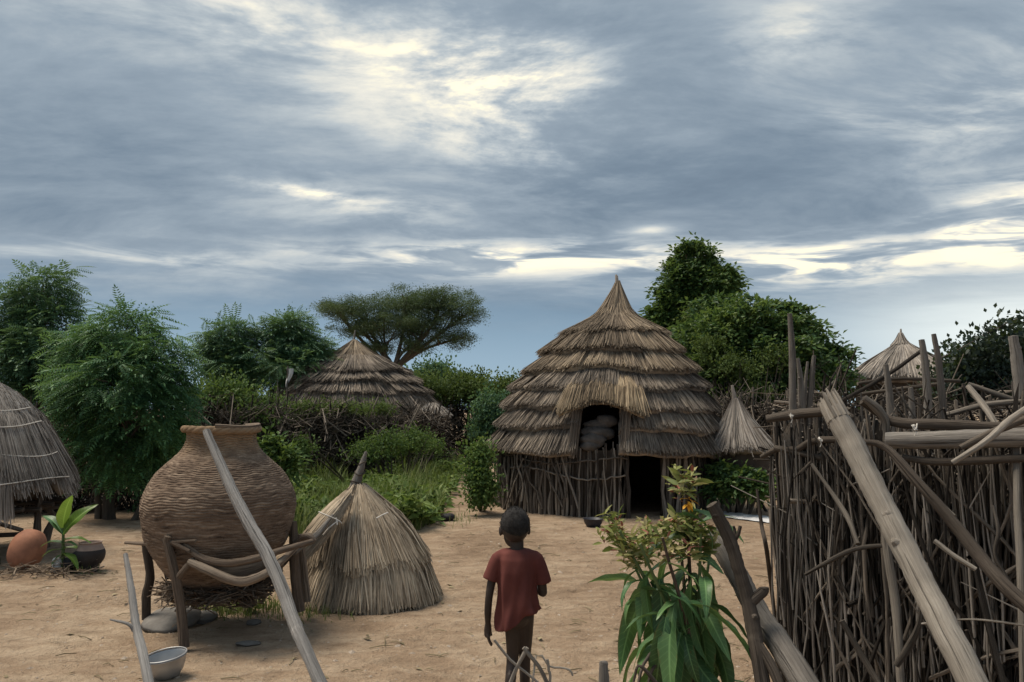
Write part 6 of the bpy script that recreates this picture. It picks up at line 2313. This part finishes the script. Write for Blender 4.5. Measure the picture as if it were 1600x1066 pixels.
    for i in range(rows):
        u = 0.02 + (R(104)) * i / (rows - 1)
        ring = []
        for j in range(seg):
            a = 2 * math.pi * j / seg
            # hairline: higher in front, low at the nape
            lim = 1.0 - 0.36 * max(0.0, math.sin(a)) ** 1.2 + 0.22 * max(0.0, -math.sin(a)) ** 2
            uu = u * lim
            d = Vector((math.sin(uu) * math.cos(a), math.sin(uu) * math.sin(a), math.cos(uu)))
            r_ = 1.0 + 0.012 * mnoise.noise(d * 9) + 0.014 * mnoise.noise(d * 30)
            edge = 0.965 if i == rows - 1 else 1.012
            q = Vector((d.x * 0.0785, d.y * 0.094 - 0.008, d.z * 0.0945 + 0.118)) if edge > 1 else Vector((d.x * 0.074, d.y * 0.089 - 0.008, d.z * 0.089 + 0.118))
            c = Vector((0, -0.008, 0.118))
            q = c + (q - c) * (edge if edge > 1 else 1.0) * r_
            ring.append(tuple(rot @ q + off))
        G.append(ring)
    mb.grid(np.array(G), None, True)
    rg_ = np.random.default_rng(5)
    GG = np.array(G[:-1]).reshape(-1, 3)
    ov = np.array([(1, 0, 0), (-1, 0, 0), (0, 1, 0), (0, -1, 0), (0, 0, 1), (0, 0, -1)], dtype=float)
    of = np.array([(0, 2, 4), (2, 1, 4), (1, 3, 4), (3, 0, 4), (2, 0, 5), (1, 2, 5), (3, 1, 5), (0, 3, 5)])
    Ms = np.zeros((1500, 4, 4))
    for i_ in range(1500):
        p_ = GG[int(rg_.integers(40, len(GG)))] + rg_.normal(0, 0.003, 3)
        r_ = rg_.uniform(0.0013, 0.0026)
        Ms[i_, :3, :3] = np.eye(3) * r_
        Ms[i_, :3, 3] = p_
        Ms[i_, 3, 3] = 1
    mb.inst(ov, of, Ms)
    hair = mb.mesh('hair')
    hair.materials.append(M['hair'])
    o = bpy.data.objects.new('hair', hair)
    COL.objects.link(o)
    o.parent = g
    # T-shirt: one loose shell with sleeves
    mb = MB()
    seg = 56
    lv = [(0.908, 0.042, 0.040), (0.905, 0.072, 0.054), (0.890, 0.106, 0.066), (0.855, 0.117, 0.084), (0.79, 0.110, 0.096), (0.71, 0.104, 0.098), (0.64, 0.106, 0.102), (0.56, 0.112, 0.108), (0.525, 0.115, 0.110)]
    zz = np.linspace(0, len(lv) - 1, 44)
    G = np.zeros((44, seg, 3))
    for i, t in enumerate(zz):
        z = np.interp(t, range(len(lv)), [q[0] for q in lv])
        rx = 0.95 * np.interp(t, range(len(lv)), [q[1] for q in lv])
        ry = np.interp(t, range(len(lv)), [q[2] for q in lv])
        f = max(0.0, (0.84 - z) / 0.32)
        for j in range(seg):
            a = 2 * math.pi * j / seg
            c_, s_ = math.cos(a), math.sin(a)
            k_ = 0.013 * f * math.sin(a * 6 + z * 11 + 1.5 * math.sin(z * 13)) + 0.008 * f * math.sin(a * 11 - z * 17 + 1) + 0.016 * mnoise.noise(Vector((c_ * 2, s_ * 2, z * 7)))
            # the hem hangs lower on the left
            dz = f * f * (0.055 * max(-0.8, min(1, c_ * 1.6 + 0.15)) + 0.006 * math.sin(a * 5))
            ex = 0.012 * f * max(0, c_)
            G[i, j] = ((rx + k_ + ex) * c_ - 0.004, (ry + k_) * s_ + 0.004, z + dz)
    mb.grid(G[::-1], None, True)
    for row, k_ in ((G[0], 0), (G[-1], 1)):
        c_ = row.mean(0) + (np.array([0, 0, -0.012]) if k_ == 0 else np.array([0, 0, 0.01]))
        mb.add(np.vstack([row, c_]), [(i, (i + 1) % seg, seg) if k_ == 0 else ((i + 1) % seg, i, seg) for i in range(seg)])

    def sleeve(path, rad):
        P = smooth_path(path, 10)
        rr = np.interp(np.linspace(0, 1, 10), np.linspace(0, 1, len(rad)), rad)
        mb.tube(P, rr, 18)
    sleeve([(-0.065, 0.0, 0.868), (-0.100, 0.0, 0.852), (-0.130, -0.002, 0.785), (-0.144, -0.004, 0.745)], [0.034, 0.042, 0.041, 0.044])
    sleeve([(0.065, 0.0, 0.868), (0.100, 0.0, 0.852), (0.130, 0.002, 0.780), (0.142, 0.006, 0.728)], [0.034, 0.042, 0.041, 0.044])
    sm = remeshed(mb, 0.0058, 3, 't_shirt')
    sm.materials.append(M['shirt'])
    o = bpy.data.objects.new('t_shirt', sm)
    COL.objects.link(o)
    o.parent = g


child()
